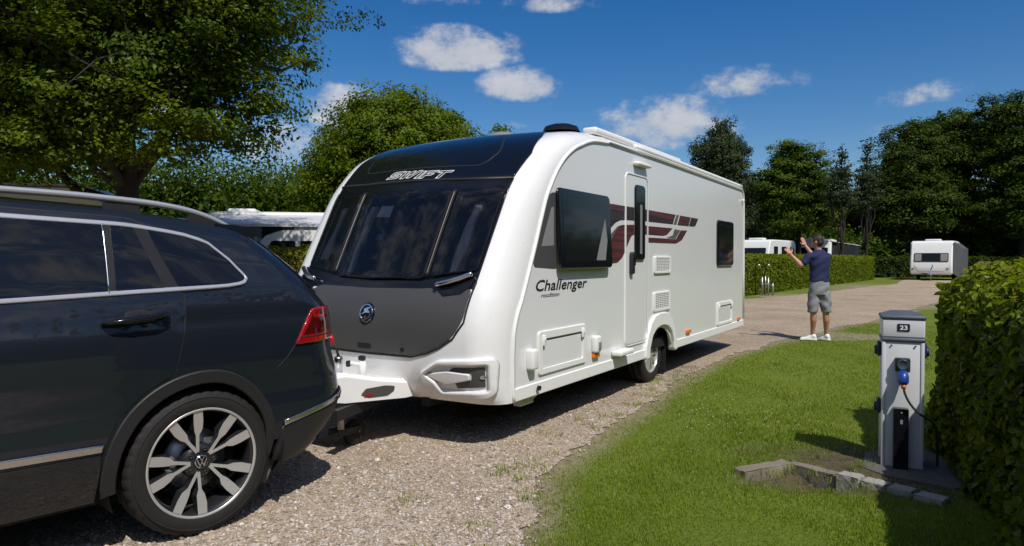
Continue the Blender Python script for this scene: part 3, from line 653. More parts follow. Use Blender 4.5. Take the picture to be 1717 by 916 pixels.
def qfront(y, v):
    w = g_('w', v); fr = g_('fr', v); F1 = QF - g_('f', v) - fr; return QF - (QF - y) / (F1 + fr * math.pi / 2 + w - fr) * (QF - QE)
car = thing('parked_car', 'dark navy blue estate car with chrome window trim towing the white caravan', 'car', (-2.232, 4.108, 0), R(-42))
def both(name, loops, m, parent=None, kids=None, **kw):
    out = []
    if not isinstance(loops[0][0], (tuple, list, np.ndarray)): loops = [loops]
    for S, fl in ((CAR, 1), (CARL, -1)): out.append(add(name, panel_mesh(loops, S, flip=fl, name=name, **kw), m, (parent[0 if fl > 0 else 1] if isinstance(parent, list) else parent) or car))
    return out
WY, WZ, FY = -.02, .378, -2.70
arc = lambda y, r, a0, a1, n=22: [(y + r * math.cos(R(a)), WZ + r * math.sin(R(a))) for a in np.linspace(a0, a1, n)]
arcf = lambda r, a0, a1, n=22: [(float(qfront(y, max(.24, z))), z) for y, z in arc(FY, r, a0, a1, n)]
body = [(1.85, .40), (1.85, 2.29), (-5, 2.29), (-5, .40)] + arcf(.45, 175, 5) + arc(WY, .45, 175, 5)
bd = both('body_shell', ccw(body), M['paint'], grid=.055, depth=.012, bev=.001)
# doors
rdoor = [(-1.0, .40), (-.535, .40), (-.50, .50)] + [p for p in arc(WY, .495, 162, 108, 8)] + [(-.149, .935), (-.118, 1.08), (-.108, 1.20), (-.108, 1.262), (-.245, 1.604), (-.30, 1.618), (-1.0, 1.62)]
fdoor = [(-2.02, .40), (-1.01, .40), (-1.01, 1.62), (-1.35, 1.60), (-1.60, 1.52), (-2.05, 1.24), (-2.12, 1.10), (-2.10, .60)]
rd = both('rear_door', ccw(rounded(rdoor, .03)), M['paint'], off=.006, depth=.008, grid=.055, bev=.0035)
fd = both('front_door', ccw(rounded(fdoor, .03)), M['paint'], off=.006, depth=.008, grid=.06, bev=.0035)
both('door_gap', [ccw(list(map(tuple, inset(ccw(rdoor), -.006)[0]))), ccw(list(map(tuple, inset(ccw(rdoor), .004)[0])))], M['darkgap'], off=.002, depth=.003, grid=.08, bev=.0005)
# side glazing
bot = lambda y: float(np.interp(y, [-2.1, -.864, -.13, .15, .28], [1.19, 1.236, 1.263, 1.274, 1.288])); top = lambda y: float(np.interp(y, [-2.1, -1.6, -1.3, -.85, -.253, -.063, .084, .23, .31], [1.23, 1.50, 1.575, 1.592, 1.592, 1.583, 1.552, 1.466, 1.372]))
ys = np.linspace(-2.05, .25, 26); DLO = [(y, bot(y)) for y in ys] + [(.30, 1.296), (.335, 1.327), (.327, 1.35)] + [(y, top(y)) for y in np.linspace(.31, -2.05, 34)]
DLO = ccw(DLO); DI = inset(DLO, .022)[0]; 
both('window_trim', [DLO, [tuple(p) for p in DI]], M['satin'], off=.016, depth=.018, grid=.06, bev=.006)
def pane(y0b, y0t, y1b, y1t):
    P = [tuple(p) for p in inset(DLO, .018)[0]]
    # clip the glazing polygon between two slanted lines
    def clip(P, yb, yt, keep_right):
        line = lambda p: (p[0] - (yb + (yt - yb) * (p[1] - 1.25) / .34)) * (1 if keep_right else -1); out = []
        for i, p in enumerate(P):
            q = P[(i + 1) % len(P)]; a, b = line(p), line(q)
            if a >= 0: out.append(p)
            if a * b < 0: t_ = a / (a - b); out.append((p[0] + (q[0] - p[0]) * t_, p[1] + (q[1] - p[1]) * t_))
        return out
    return clip(clip(P, y0b, y0t, True), y1b, y1t, False)
both('pillar_trim', ccw(pane(-2.2, -2.2, .4, .4)), M['satinblack'], off=.009, depth=.008, grid=.06, bev=.001)
gl = lambda a, par: both('side_glass', ccw(a), M['carglass'], par, off=.0125, depth=.006, grid=.05, bev=.002)
gl(pane(-2.2, -2.2, -1.06, -1.06), fd); gl(pane(-.97, -.97, -.447, -.43), rd); gl(pane(-.418, -.40, -.185, -.305), rd); gl(pane(-.115, -.24, .4, .4), car)
for S, sx in ((CAR, 1), (CARL, -1)):   # bright edge of the fixed pillar and body seams
    for pts, rad, m in (([(-.450, 1.265), (-.433, 1.585)], .004, 'alu'),):
        t = MB(); q = [S(np.array([a]), np.array([b]))[0] + np.array([sx * .014, 0, 0]) for a, b in resample(pts + pts[::-1], .05)][:8]; t.tube(q, rad, n=6); t.build('glass_bead', M[m], rd[0 if sx > 0 else 1])
    t = MB()
    for pts in ([(.43, .79), (.48, .83), (.55, .88), (.60, .94)], [(.42, 1.69), (.56, 1.60), (.66, 1.52)]):
        q = [S(np.array([a]), np.array([b]))[0] + np.array([sx * .001, 0, 0]) for a, b in pts]; t.tube(q, .0028, n=6)
    t.build('panel_seam', M['darkgap'], car)
# rails and handles
ry = np.array([-2.0, -1.7, -1.2, -.81, -.5, -.176, 0, .10, .19, .25]); rz_ = np.array([1.68, 1.728, 1.745, 1.744, 1.738, 1.720, 1.698, 1.673, 1.640, 1.610]); rx = np.array([.585, .60, .62, .625, .625, .622, .618, .612, .605, .60])
sy = np.linspace(-2., .25, 60); RP = np.c_[np.interp(sy, ry, rx), sy, np.interp(sy, ry, rz_)]
for k in range(4): RP[1:-1] = (RP[:-2] + RP[1:-1] * 2 + RP[2:]) / 4
for sx in (1, -1):
    t = MB(); t.tube(RP * np.array([sx, 1, 1]), .021, n=12, flat=.8); rl = t.build('roof_rail', M['satin'], car)
    for (a, b, c, d) in ((-.42, -.38, -.20, -.235), (.0, .03, .25, .24), (-1.75, -1.72, -1.5, -1.53)):
        t = MB(); P = [(a, 1.62 - roof_drop(a)), (c, 1.62 - roof_drop(c)), (d, np.interp(d, sy, RP[:, 2]) - .004), (b, np.interp(b, sy, RP[:, 2]) - .004)]
        t.prism(P, lambda p, h: (sx * h, p[0], p[1]), .60, .632); t.build('rail_foot', M['plastic'], rl)
for dd, ya in ((rd, -.345), (fd, -1.42)):
    for S, sx, par in ((CAR, 1, dd[0]), (CARL, -1, dd[1])):
        add('handle_recess', panel_mesh([rounded([(ya - .05, 1.115), (ya + .06, 1.115), (ya + .08, 1.165), (ya + .03, 1.185), (ya - .05, 1.175)], .02)], S, off=.0075, depth=.003, grid=.04, bev=.001, flip=sx), M['darkgap'], par)
        t = MB(); x0 = float(S(np.array([ya]), np.array([1.14]))[0][0])
        t.tube([(x0 + sx * .008, ya - .145, 1.128), (x0 + sx * .03, ya - .12, 1.134), (x0 + sx * .042, ya - .05, 1.142), (x0 + sx * .042, ya + .07, 1.150), (x0 + sx * .03, ya + .13, 1.156), (x0 + sx * .008, ya + .15, 1.157)], [.012, .02, .023, .023, .02, .011], n=12, flat=.62)
        t.build('door_handle', M['black'], par)
# lower trim, sills, arches, bumpers
for y0, y1, par in ((-.995, -.50, rd), (-2.0, -1.015, fd)):
    for S, fl in ((CAR, 1), (CARL, -1)): add('door_trim', panel_mesh([[(y0, .548), (y1, .536), (y1 + .012, .572), (y0, .586)]], S, off=.022, depth=.018, grid=.06, bev=.006, flip=fl), M['alu'], par[0 if fl > 0 else 1])
both('sill', ccw([(-2.2, .30), (-.52, .30), (-.50, .44), (-.495, .525), (-2.2, .54)]), M['paintdark'], off=.012, depth=.03, grid=.06, bev=.006)
both('arch_trim', ccw(arc(WY, .482, -8, 188, 36) + arc(WY, .412, 188, -8, 36)), M['cladding'], off=.018, depth=.05, grid=.05, bev=.010)
both('arch_trim', ccw(arcf(.482, -5, 185, 36) + arcf(.412, 185, -5, 36)), M['cladding'], off=.018, depth=.05, grid=.05, bev=.010)
lb = both('lower_bumper', ccw([(.50, .30), (.62, .27), (1.85, .27), (1.85, .60), (1.05, .60), (.80, .55), (.60, .505), (.51, .485)]), M['cladding'], off=.008, depth=.03, grid=.05, bev=.008)
both('bumper_trim', ccw([(.515, .490), (.62, .512), (.80, .555), (.98, .592), (1.2, .60), (1.2, .632), (.98, .624), (.80, .588), (.62, .545), (.512, .522)]), M['alu'], lb, off=.016, depth=.012, grid=.05, bev=.005)
both('bumper_reflector', ccw([(.93, .575), (1.04, .588), (1.04, .612), (.93, .600)]), M['darkred'], lb, off=.020, depth=.008, grid=.05)
both('exhaust_trim', ccw(rounded([(.86, .285), (1.5, .29), (1.5, .36), (1.0, .36)], .02)), M['alu'], lb, off=.014, depth=.012, grid=.05, bev=.004)
both('lower_bumper', ccw([(qfront(-3.2, .3), .28), (qfront(-3.2, .5), .48), (-5, .48), (-5, .28)]), M['cladding'], off=.01, depth=.03, grid=.08, bev=.008)
# lamps
tl = both('tail_light', ccw(rounded([(.598, .942), (.655, 1.035), (.735, 1.142), (1.0, 1.148), (1.32, 1.135), (1.32, .975), (1.0, .958)], .012)), M['red'], off=.014, depth=.016, grid=.04, bev=.007)
both('lamp_cluster', ccw(rounded([(.648, .992), (.695, 1.055), (.748, 1.130), (.925, 1.136), (.945, 1.005)], .01)), M['darkred'], tl, off=.0155, depth=.003, grid=.04, bev=.001)
both('lamp_band', ccw(rounded([(.60, .950), (.64, .985), (1.3, 1.0), (1.3, .993), (.65, .978)], .001)), M['darkgap'], tl, off=.0156, depth=.003, grid=.05, bev=.0005)
both('tailgate_glass', ccw(rounded([(1.0, 1.215), (1.849, 1.20), (1.849, 1.59), (.80, 1.59), (.78, 1.50), (.86, 1.25)], .03)), M['carglass'], off=.008, depth=.01, grid=.06)
both('windscreen', ccw(rounded([(-3.6, 1.20), (-4.99, 1.20), (-4.99, 1.6), (-3.4, 1.6)], .03)), M['carglass'], off=.006, depth=.01, grid=.06)
both('headlight', ccw(rounded([(-3.55, .82), (-4.4, .78), (-4.4, .66), (-3.75, .68)], .02)), M['chrome'], off=.008, depth=.02, grid=.06)
both('grille', ccw(rounded([(-4.42, .78), (-4.99, .78), (-4.99, .55), (-4.42, .60)], .01)), M['black'], off=.006, depth=.02, grid=.08)
# spoiler
t = MB(); sec = [(.16, 1.618), (.30, 1.612), (.41, 1.598), (.455, 1.585), (.462, 1.568), (.44, 1.552), (.36, 1.545), (.22, 1.555)]
v = []; xs = np.linspace(-1, 1, 17)
for a in xs:
    k = 1 - .10 * abs(a) ** 3; dz = -.010 * a * a - .004 * abs(a) ** 6
    for y, z in sec: v.append((a * .64, .16 + (y - .16) * k + .045 * (1 - a * a), z + dz + .022))
f = [[i * 8 + k, i * 8 + (k + 1) % 8, i * 8 + 8 + (k + 1) % 8, i * 8 + 8 + k] for i in range(16) for k in range(8)] + [list(range(8)), list(range(128, 136))]
t.put(v, f); t.build('roof_spoiler', M['paint'], car, angle=50)
# arch liners and underside
for y in (WY, FY):
    for sx in (1, -1):
        t = MB(); pr = arc(0, .45, 200, -20, 30); v = [(sx * .88, y + a, b) for a, b in pr] + [(sx * .52, y + a, b) for a, b in pr]; n_ = len(pr)
        t.put(v, [[i, i + 1, n_ + i + 1, n_ + i] for i in range(n_ - 1)] + [list(range(n_, 2 * n_))]); t.build('arch_liner', M['darkgap'], car)
t = MB(); t.box((0, -1.36, .36), (1.56, 1.75, .2)); t.box((0, .55, .40), (1.3, .5, .18)); t.box((0, -3.2, .38), (1.3, .4, .2)); t.tube([(-.7, WY, .37), (.7, WY, .37)], .05); t.tube([(-.7, FY, .37), (.7, FY, .37)], .05)
t.box((0, .85, .36), (.10, .40, .10)); t.tube([(0, 1.0, .36), (0, 1.1, .38), (0, 1.1, .46)], .022); t.build('underside', M['darkgap'], car)
t = MB(); t.prism([(.30, .20), (.36, .16), (.42, .28), (.44, .42), (.40, .52), (.34, .42)], lambda p, h: (h, p[0], p[1]), .70, .80); t.build('arch_flap', mat('dusty_liner', (.11, .095, .08), .9), car)
t = MB(); t.box((1.0, -1.95, 1.20), (.2, .12, .16), bev=.05, seg=4); t.box((-1.0, -1.95, 1.20), (.2, .12, .16), bev=.05, seg=4); t.build('door_mirror', M['paint'], car, angle=40)
# wheels
w0 = thing('car_wheel', None, None); w0.parent = car
r, hw_ = .375, .118
pf = [(.268, -hw_), (.33, -hw_), (.362, -.104), (.371, -.09), (r, -.07), (r, -.045), (.368, -.042), (.368, -.036), (r, -.033), (r, -.004), (.368, -.002), (.368, .004), (r, .006), (r, .033), (.368, .036), (.368, .042), (r, .045), (r, .07), (.371, .09), (.362, .104), (.348, .113), (.32, .119), (.29, .116), (.274, .108), (.266, .098)]
t = MB(); t.lathe(pf, 240, 'x'); V = t.v[0].reshape(len(pf), 240, 3)
for i, (rr_, a_) in enumerate(pf):
    if rr_ > .36 and abs(a_) > .055: V[i, 0::6, 1:] *= .988; V[i, 1::6, 1:] *= .988
t.v[0] = V.reshape(-1, 3); ty = t.build('tyre', M['rubber'], w0)
t = MB(); t.lathe([(.345, .1135), (.347, .1165), (.335, .119), (.333, .1175)], 96, 'x'); t.build('sidewall_ring', M['rubber'], ty)
t = MB(); t.lathe([(.262, -.10), (.245, -.06), (.24, .05), (.252, .092), (.266, .100), (.270, .104), (.268, .109), (.258, .107)], 96, 'x'); rim = t.build('rim', M['alloydark'], w0)
t = MB(); t.lathe([(.2695, .1045), (.2685, .1105), (.260, .110), (.256, .105)], 96, 'x'); t.build('rim_lip', M['alloy'], rim)
for k in range(5):
    for s in (-1, 1):
        t = MB(); th0 = R(90 + 72 * k + 20); a = th0 + s * R(14.6)
        ca, sa = math.cos(a), math.sin(a)
        P = [(.050, -.0075 - s * .011), (.135, -.0085 - s * .007), (.162, -.0215 - s * .003), (.200, -.0235), (.254, -.0225), (.254, .0225), (.200, .0235), (.162, .0185 - s * .003), (.135, .0085 - s * .007), (.050, .0075 - s * .011)]
        dish = lambda rr2: .072 + .030 * np.clip((rr2 - .06) / .19, 0, 1) ** 1.2
        top_ = lambda p: (dish(p[0]), p[0] * ca - p[1] * sa, p[0] * sa + p[1] * ca)
        def low_(p):
            q = 1.5 if p[0] < .2 else 1.15
            return (dish(p[0]) - .045, p[0] * ca - p[1] * q * sa, p[0] * sa + p[1] * q * ca)
        n_ = len(P); v = [top_(p) for p in P] + [low_(p) for p in P]
        # face, split along the spoke so that it follows the dish
        fc = [[i, i + 1, n_ - 2 - i, n_ - 1 - i] for i in range(4)]
        t.put(v, fc, False, 0); t.put(v, [[i, n_ + i, n_ + (i + 1) % n_, (i + 1) % n_] for i in range(n_)], False, 1)
        t.build('spoke', [M['alloy'], M['alloydark']], rim)
t = MB(); t.lathe([(.088, .02), (.085, .066), (.055, .071), (.036, .073)], 40, 'x'); t.build('hub', M['alloydark'], rim)
for k in range(5):
    a = R(90 + 72 * k + 56); t = MB(); t.lathe([(.0105, .06), (.0105, .079), (.007, .081), (.006, .074), (0, .074)], 8, 'x', (0, .062 * math.cos(a), .062 * math.sin(a))); t.build('wheel_bolt', M['plastic'], rim)
t = MB(); t.lathe([(.036, .07), (.0345, .084), (.030, .0865)], 40, 'x'); hc = t.build('hub_cap', M['chrome'], w0)
t = MB(); t.lathe([(.031, .0855), (0, .0865)], 40, 'x'); t.build('cap_face', M['black'], hc)
t = MB()
hub3 = lambda p, h: (h, p[0], p[1])
for P in ([(-.013, .026), (-.009, .026), (0, .008), (.009, .026), (.013, .026), (.002, .003), (-.002, .003)], [(-.026, .012), (-.022, .014), (-.010, -.014), (-.002, .001), (.002, .001), (.010, -.014), (.022, .014), (.026, .012), (.012, -.025), (.009, -.025), (0, -.006), (-.009, -.025), (-.012, -.025)]):
    t.prism(P, hub3, .086, .0885)
t.build('cap_badge', M['chrome'], hc)
t = MB(); t.lathe([(.16, -.02), (.16, .0), (.05, .0)], 40, 'x'); t.build('brake_disc', M['steel'], w0)
rim.scale = (1, 1.05, 1.05); rim.location = (.004, 0, 0)
w0.location = (.772, WY, WZ)
for x, y, rz in ((.772, FY, 0), (-.772, WY, math.pi), (-.772, FY, math.pi)):
    c = copy_tree(w0, car); c.location = (x, y, WZ); c.rotation_euler = (0, 0, rz)
# ================================================================== PERSON
def capsule(mb, a, b, ra, rb, n=14):
    a = np.array(a, float); b = np.array(b, float); d = b - a; L = np.linalg.norm(d); d /= L; P = []; Rr = []
    for k in range(5): w = math.pi / 2 * (1 - k / 4); P.append(a - d * ra * math.sin(w)); Rr.append(max(ra * math.cos(w), ra * .05))
    for t in (.33, .66): P.append(a + d * L * t); Rr.append(ra + (rb - ra) * t)
    for k in range(5): w = math.pi / 2 * k / 4; P.append(b + d * rb * math.sin(w)); Rr.append(max(rb * math.cos(w), rb * .05))
    mb.tube(P, Rr, n=n); return mb
def chain(mb, pts, rad):
    for i in range(len(pts) - 1): capsule(mb, pts[i], pts[i + 1], rad[i], rad[i + 1])
def ellipsoid(mb, c, r, rot=None):
    bm = bmesh.new(); bmesh.ops.create_icosphere(bm, subdivisions=3, radius=1); bmesh.ops.scale(bm, vec=r, verts=bm.verts)
    if rot is not None: bmesh.ops.rotate(bm, verts=bm.verts, matrix=rot)
    bmesh.ops.translate(bm, vec=c, verts=bm.verts); bm.verts.index_update(); mb.put([v.co for v in bm.verts], [[v.index for v in f.verts] for f in bm.faces], True); bm.free()
def loft(mb, rings, n=28, yaw=0):
    """rings: (x, y, z, hx, hy)"""
    v = []; c, s = math.cos(yaw), math.sin(yaw)
    for x, y, z, hx, hy in rings:
        for k in range(n):
            w = 2 * math.pi * k / n; p, q = hx * math.cos(w), hy * math.sin(w); v.append((x + p * c - q * s, y + p * s + q * c, z))
    m = len(rings); f = [[i * n + k, i * n + (k + 1) % n, (i + 1) * n + (k + 1) % n, (i + 1) * n + k] for i in range(m - 1) for k in range(n)]
    f += [list(range(n))[::-1], [(m - 1) * n + k for k in range(n)]]; mb.put(v, f, True)
def fuse(name, mb, m, parent, voxel=.008, smooth=4):
    o = mb.build(name, m, parent)
    r = o.modifiers.new('r', 'REMESH'); r.mode = 'VOXEL'; r.voxel_size = voxel; r.use_smooth_shade = True
    s = o.modifiers.new('s', 'SMOOTH'); s.iterations = smooth; s.factor = .5
    bpy.context.view_layer.update(); dg = bpy.context.evaluated_depsgraph_get()
    me = bpy.data.meshes.new_from_object(o.evaluated_get(dg)); o.modifiers.clear(); old = o.data; o.data = me; bpy.data.meshes.remove(old)
    me.polygons.foreach_set('use_smooth', np.full(len(me.polygons), True)); return o
def crease(o, amp, seed):
    """soft diagonal cloth folds"""
    me = o.data; n = len(me.vertices); v = np.empty(n * 3, np.float32); me.vertices.foreach_get('co', v); v = v.reshape(-1, 3); nr = np.empty(n * 3, np.float32); me.vertices.foreach_get('normal', nr); nr = nr.reshape(-1, 3)
    x, y, z = v.T; w = np.sin(24 * z + 14 * x * np.sign(x) + 2.2 * np.sin(9 * x + 5 * z + seed)) * (.5 + .5 * np.sin(7 * z - 9 * x + seed * 2)) + .5 * np.sin(41 * z - 23 * x + 3 * np.sin(6 * y + seed))
    v = v + nr * (w * amp)[:, None]; me.vertices.foreach_set('co', v.astype(np.float32).ravel()); me.update()
def hand(mb, wrist, tip, side, spread=1., curl=.15):
    """palm with five bent fingers; side is the direction of the thumb"""
    w = np.array(wrist, float); d = np.array(tip, float) - w; L = np.linalg.norm(d); d /= L
    s = np.array(side, float); s -= d * s.dot(d); s /= np.linalg.norm(s); n = np.cross(d, s)
    capsule(mb, w, w + d * .03, .026, .028)
    for k, (o_, ln) in enumerate(((.030, .070), (.010, .078), (-.011, .072), (-.030, .056))):
        base = w + d * .085 + s * o_; capsule(mb, w + d * .03 + s * o_ * .6, base, .018, .014)
        dd = d + s * o_ * 5 * spread; dd /= np.linalg.norm(dd); k1 = base + dd * ln * .5; k2 = k1 + (dd + n * curl * 2) / np.linalg.norm(dd + n * curl * 2) * ln * .5
        capsule(mb, base, k1, .0115, .0105); capsule(mb, k1, k2, .0105, .009)
    th = w + d * .03 + s * .03; t1 = th + (d * .5 + s * .8) * .042; t2 = t1 + (d * .85 + s * .35) * .034; capsule(mb, th, t1, .015, .013); capsule(mb, t1, t2, .012, .010)
PX, PY = 5.334, 11.87
man = thing('person', 'man in navy t-shirt, grey shorts and white trainers with both arms raised', 'person', (PX, PY, 0))
skin = mat('skin', (.44, .22, .14), .5, var=.08, vscale=20); navy = mat('navy_cotton', (.012, .018, .075), .85, var=.2, vscale=25, bump=.3, bscale=40); greyc = mat('grey_cotton', (.22, .225, .24), .85, var=.18, vscale=22, bump=.3, bscale=45)
hairm = mat('brown_hair', (.022, .014, .009), .6, var=.4, vscale=60, bump=.6, bscale=120)
b = MB(); YAW = R(18)
for hip, knee, ank in (((-.085, 0, .93), (-.10, -.03, .475), (-.085, .03, .10)), ((.10, .0, .93), (.115, -.03, .475), (.155, .03, .10))):
    chain(b, [hip, knee], [.085, .055]); k = np.array(knee); a = np.array(ank); calf = k + (a - k) * .3 + np.array([0, -.012, 0]); chain(b, [k, calf, k + (a - k) * .7, a], [.054, .056, .040, .034])
capsule(b, (-.085, .03, .08), (-.16, .06, .04), .035, .03); capsule(b, (.155, .03, .08), (.11, .09, .04), .035, .03)
loft(b, [(0.01, 0, .86, .15, .11), (.01, 0, .95, .165, .12), (.01, 0, 1.08, .15, .105), (.01, 0, 1.2, .15, .105), (.01, 0, 1.36, .175, .12), (.01, 0, 1.46, .185, .115), (.005, 0, 1.52, .15, .09), (0, 0, 1.56, .07, .07)], yaw=YAW)
SL, SR = (-.165, -.02, 1.475), (.175, .06, 1.465)
capsule(b, (0, .0, 1.52), (-.025, .01, 1.66), .062, .056)
EL, WL, TL = (-.325, -.03, 1.315), (-.455, .07, 1.495), (-.545, .10, 1.635)
ER, WR, TR_ = (.13, .38, 1.40), (.0, .55, 1.665), (-.06, .59, 1.83)
chain(b, [SL, EL], [.058, .044]); chain(b, [EL, tuple(np.array(EL) + (np.array(WL) - EL) * .3), WL], [.043, .044, .027]); hand(b, WL, TL, (.8, .15, .5), 1.5, .1)
chain(b, [SR, ER], [.058, .044]); chain(b, [ER, tuple(np.array(ER) + (np.array(WR) - ER) * .3), WR], [.043, .044, .027]); hand(b, WR, TR_, (-.9, -.2, .2), .6, .05)
HR = Matrix.Rotation(R(48), 3, 'Z')   # the head looks away to the left
hv = lambda x, y, z: tuple(HR @ Vector((x, y, z)) + Vector((-.035, .01, 1.72)))
ellipsoid(b, hv(0, -.005, .02), (.073, .092, .098), HR); ellipsoid(b, hv(0, .03, -.045), (.056, .06, .062), HR); ellipsoid(b, hv(0, .085, -.085), (.028, .02, .018), HR)
capsule(b, hv(0, .083, .01), hv(0, .105, -.025), .009, .014); capsule(b, hv(-.02, .088, -.058), hv(.02, .088, -.058), .008, .008); capsule(b, hv(-.04, .078, .022), hv(.04, .078, .022), .008, .008)
for s in (-1, 1): ellipsoid(b, hv(s * .075, -.005, -.005), (.010, .02, .032), HR)
pb = fuse('body', b, skin, man, .0085, 3)
for s in (-1, 1):
    t = MB(); ellipsoid(t, hv(s * .031, .082, .008), (.011, .006, .006), HR); t.build('eye', hairm, man)
b = MB(); ellipsoid(b, hv(0, -.018, .038), (.077, .092, .090), HR); ellipsoid(b, hv(0, -.055, -.01), (.070, .058, .075), HR); ellipsoid(b, hv(0, .03, .078), (.055, .05, .032), HR)
for s in (-1, 1): ellipsoid(b, hv(s * .072, .012, .03), (.010, .03, .05), HR)
h = fuse('hair', b, hairm, man, .008, 2)
b = MB(); loft(b, [(0.012, 0, 1.03, .190, .135), (.012, 0, 1.10, .182, .128), (.012, 0, 1.22, .176, .125), (.01, 0, 1.36, .198, .138), (.01, 0, 1.46, .205, .132), (.008, .0, 1.52, .175, .105), (0, 0, 1.56, .10, .082), (-.005, 0, 1.585, .075, .072)], yaw=YAW)
chain(b, [SL, tuple(np.array(SL) + (np.array(EL) - SL) * .62)], [.074, .072]); chain(b, [SR, tuple(np.array(SR) + (np.array(ER) - SR) * .58)], [.074, .072])
ts = fuse('t_shirt', b, navy, man, .011, 7)
crease(ts, .007, 1)
b = MB(); loft(b, [(0.01, 0, .80, .18, .13), (.01, 0, .9, .192, .14), (.01, 0, 1.0, .18, .132), (.01, 0, 1.08, .172, .122)], yaw=YAW)
for hip, knee in (((-.085, 0, .86), (-.108, -.025, .53)), ((.105, .0, .86), (.118, -.025, .53))): loft(b, [(knee[0], knee[1], knee[2] - .03, .088, .093), (knee[0], knee[1], .62, .092, .098), (hip[0], hip[1], hip[2], .088, .112)])
capsule(b, (.01, 0, .86), (.01, 0, .70), .10, .06)
so_ = fuse('shorts', b, greyc, man, .011, 7)
crease(so_, .007, 2)
for (hx, hy), (tx, ty) in (((-.055, .015), (-.25, .085)), ((.175, .0), (.055, .15))):
    b = MB(); d = np.array([tx - hx, ty - hy]); p = lambda t, z, o=0: (hx + d[0] * t - d[1] * o, hy + d[1] * t + d[0] * o, z)
    capsule(b, p(.0, .035), p(.55, .035), .036, .042); capsule(b, p(.45, .035), p(1.0, .026), .043, .030); capsule(b, p(.05, .07), p(.12, .085), .042, .044); capsule(b, p(.2, .07), p(.5, .05), .038, .036)
    capsule(b, p(-.03, .014), p(.5, .012), .036, .044); capsule(b, p(.45, .012), p(1.02, .012), .044, .034)
    for v in b.v: v[:, 2] = np.maximum(v[:, 2], .004)
    fuse('shoe', b, M['white2'], man, .008, 3)

# ================================================================== SERVICE BOLLARD
bl = thing('service_bollard', 'pale grey electric hook-up bollard with dark cap and number 23 plate', 'bollard', (2.71, 4.74, 0), R(-25))
BW, BH = .125, .865
bg_ = mat('bollard_grey', (.60, .61, .62), .45, var=.08, vscale=8, bump=.03); bedge = mat('bollard_edge', (.68, .69, .70), .35, metal=.25); bcap = mat('bollard_cap', (.085, .095, .115), .5, var=.2, bump=.1)
fs = lambda x, z: np.stack([np.asarray(x, float), np.full_like(np.asarray(x, float), -BW), z], -1)   # front face
t = MB(); t.box((0, 0, BH / 2), (2 * BW - .01, 2 * BW - .01, BH), bev=.01); t.build('post', bg_, bl, angle=40)
for sx in (1, -1):
    for sy_ in (1, -1): t = MB(); t.box((sx * (BW - .009), sy_ * (BW - .009), BH / 2), (.022, .022, BH - .004), bev=.005); t.build('corner_rail', bedge, bl, angle=40)
t = MB(); t.box((0, 0, .878), (2 * BW + .014, 2 * BW + .014, .030), bev=.012, seg=3); t.build('neck_band', bcap, bl, angle=40)
t = MB(); t.box((0, 0, .955), (2 * BW + .008, 2 * BW + .008, .128), bev=.012, seg=3); hd = t.build('head', bg_, bl, angle=40)
t = MB(); t.box((0, 0, 1.03), (2 * BW + .022, 2 * BW + .022, .030), bev=.013, seg=3); k = BW + .008
t.put([(-k, -k, 1.04), (k, -k, 1.04), (k, k, 1.04), (-k, k, 1.04), (-k * .45, -k * .45, 1.068), (k * .45, -k * .45, 1.068), (k * .45, k * .45, 1.068), (-k * .45, k * .45, 1.068)], [[0, 1, 5, 4], [1, 2, 6, 5], [2, 3, 7, 6], [3, 0, 4, 7], [4, 5, 6, 7], [3, 2, 1, 0]]); t.build('cap', bcap, bl, angle=30)
f2 = lambda x, z: fs(x, z) - np.array([0, .004, 0])
pl = panel('number_plate', rrect(-.036, .938, .038, .988, .004), f2, mat('plate_navy', (.012, .016, .035), .35), hd, off=.005, depth=.005, grid=.1, bev=.001)
text_on('plate_number', '23', f2, (-.022, .949), .041, M['white2'], pl, off=.0065, bold=.0012, width=.046)
for x in (-.07, .072): panel('screw', circ(x, .838, .006, 10), fs, M['plastic'], bl, off=.004, depth=.004, grid=.05, bev=.001)
sk_ = panel('socket', rrect(-.048, .665, .040, .757, .006), fs, M['plastic'], bl, off=.042, depth=.045, grid=.1, bev=.006)
t = MB(); t.lathe([(.036, -.042), (.036, -.052), (.031, -.055), (.026, -.05), (.0, -.05)], 28, 'y', (-.004, -BW, .715)); t.build('socket_flap', mat('socket_grey', (.05, .065, .085), .3), sk_)
t = MB(); t.box((-.004, -BW - .028, .655), (.062, .05, .03), bev=.006); t.build('socket_rim', M['steel'], sk_, angle=40)
panel('lower_box', rrect(-.058, .004, .033, .418, .004), fs, M['black'], bl, off=.060, depth=.062, grid=.15, bev=.005)
panel('box_catch', circ(-.01, .392, .007, 12), fs, M['steel'], bl, off=.064, depth=.004, grid=.05, bev=.001); panel('box_catch', rrect(-.018, .315, -.002, .345, .004), fs, M['grey'], bl, off=.063, depth=.004, grid=.05, bev=.001)
blue = mat('socket_blue', (.005, .05, .26), .35, coat=.4)
for x, z, d_ in ((-BW, .80, -1), (-BW, .40, -1), (BW, .80, 1)):
    t = MB(); t.box((x + d_ * .012, 0, z), (.025, .09, .10), bev=.008); t.lathe([(.034, 0), (.034, d_ * .015), (.026, d_ * .026), (.0, d_ * .026)], 24, 'x', (x + d_ * .015, 0, z - .01)); t.build('side_socket', mat('side_socket_blue', (.006, .022, .07), .5), bl, angle=40)
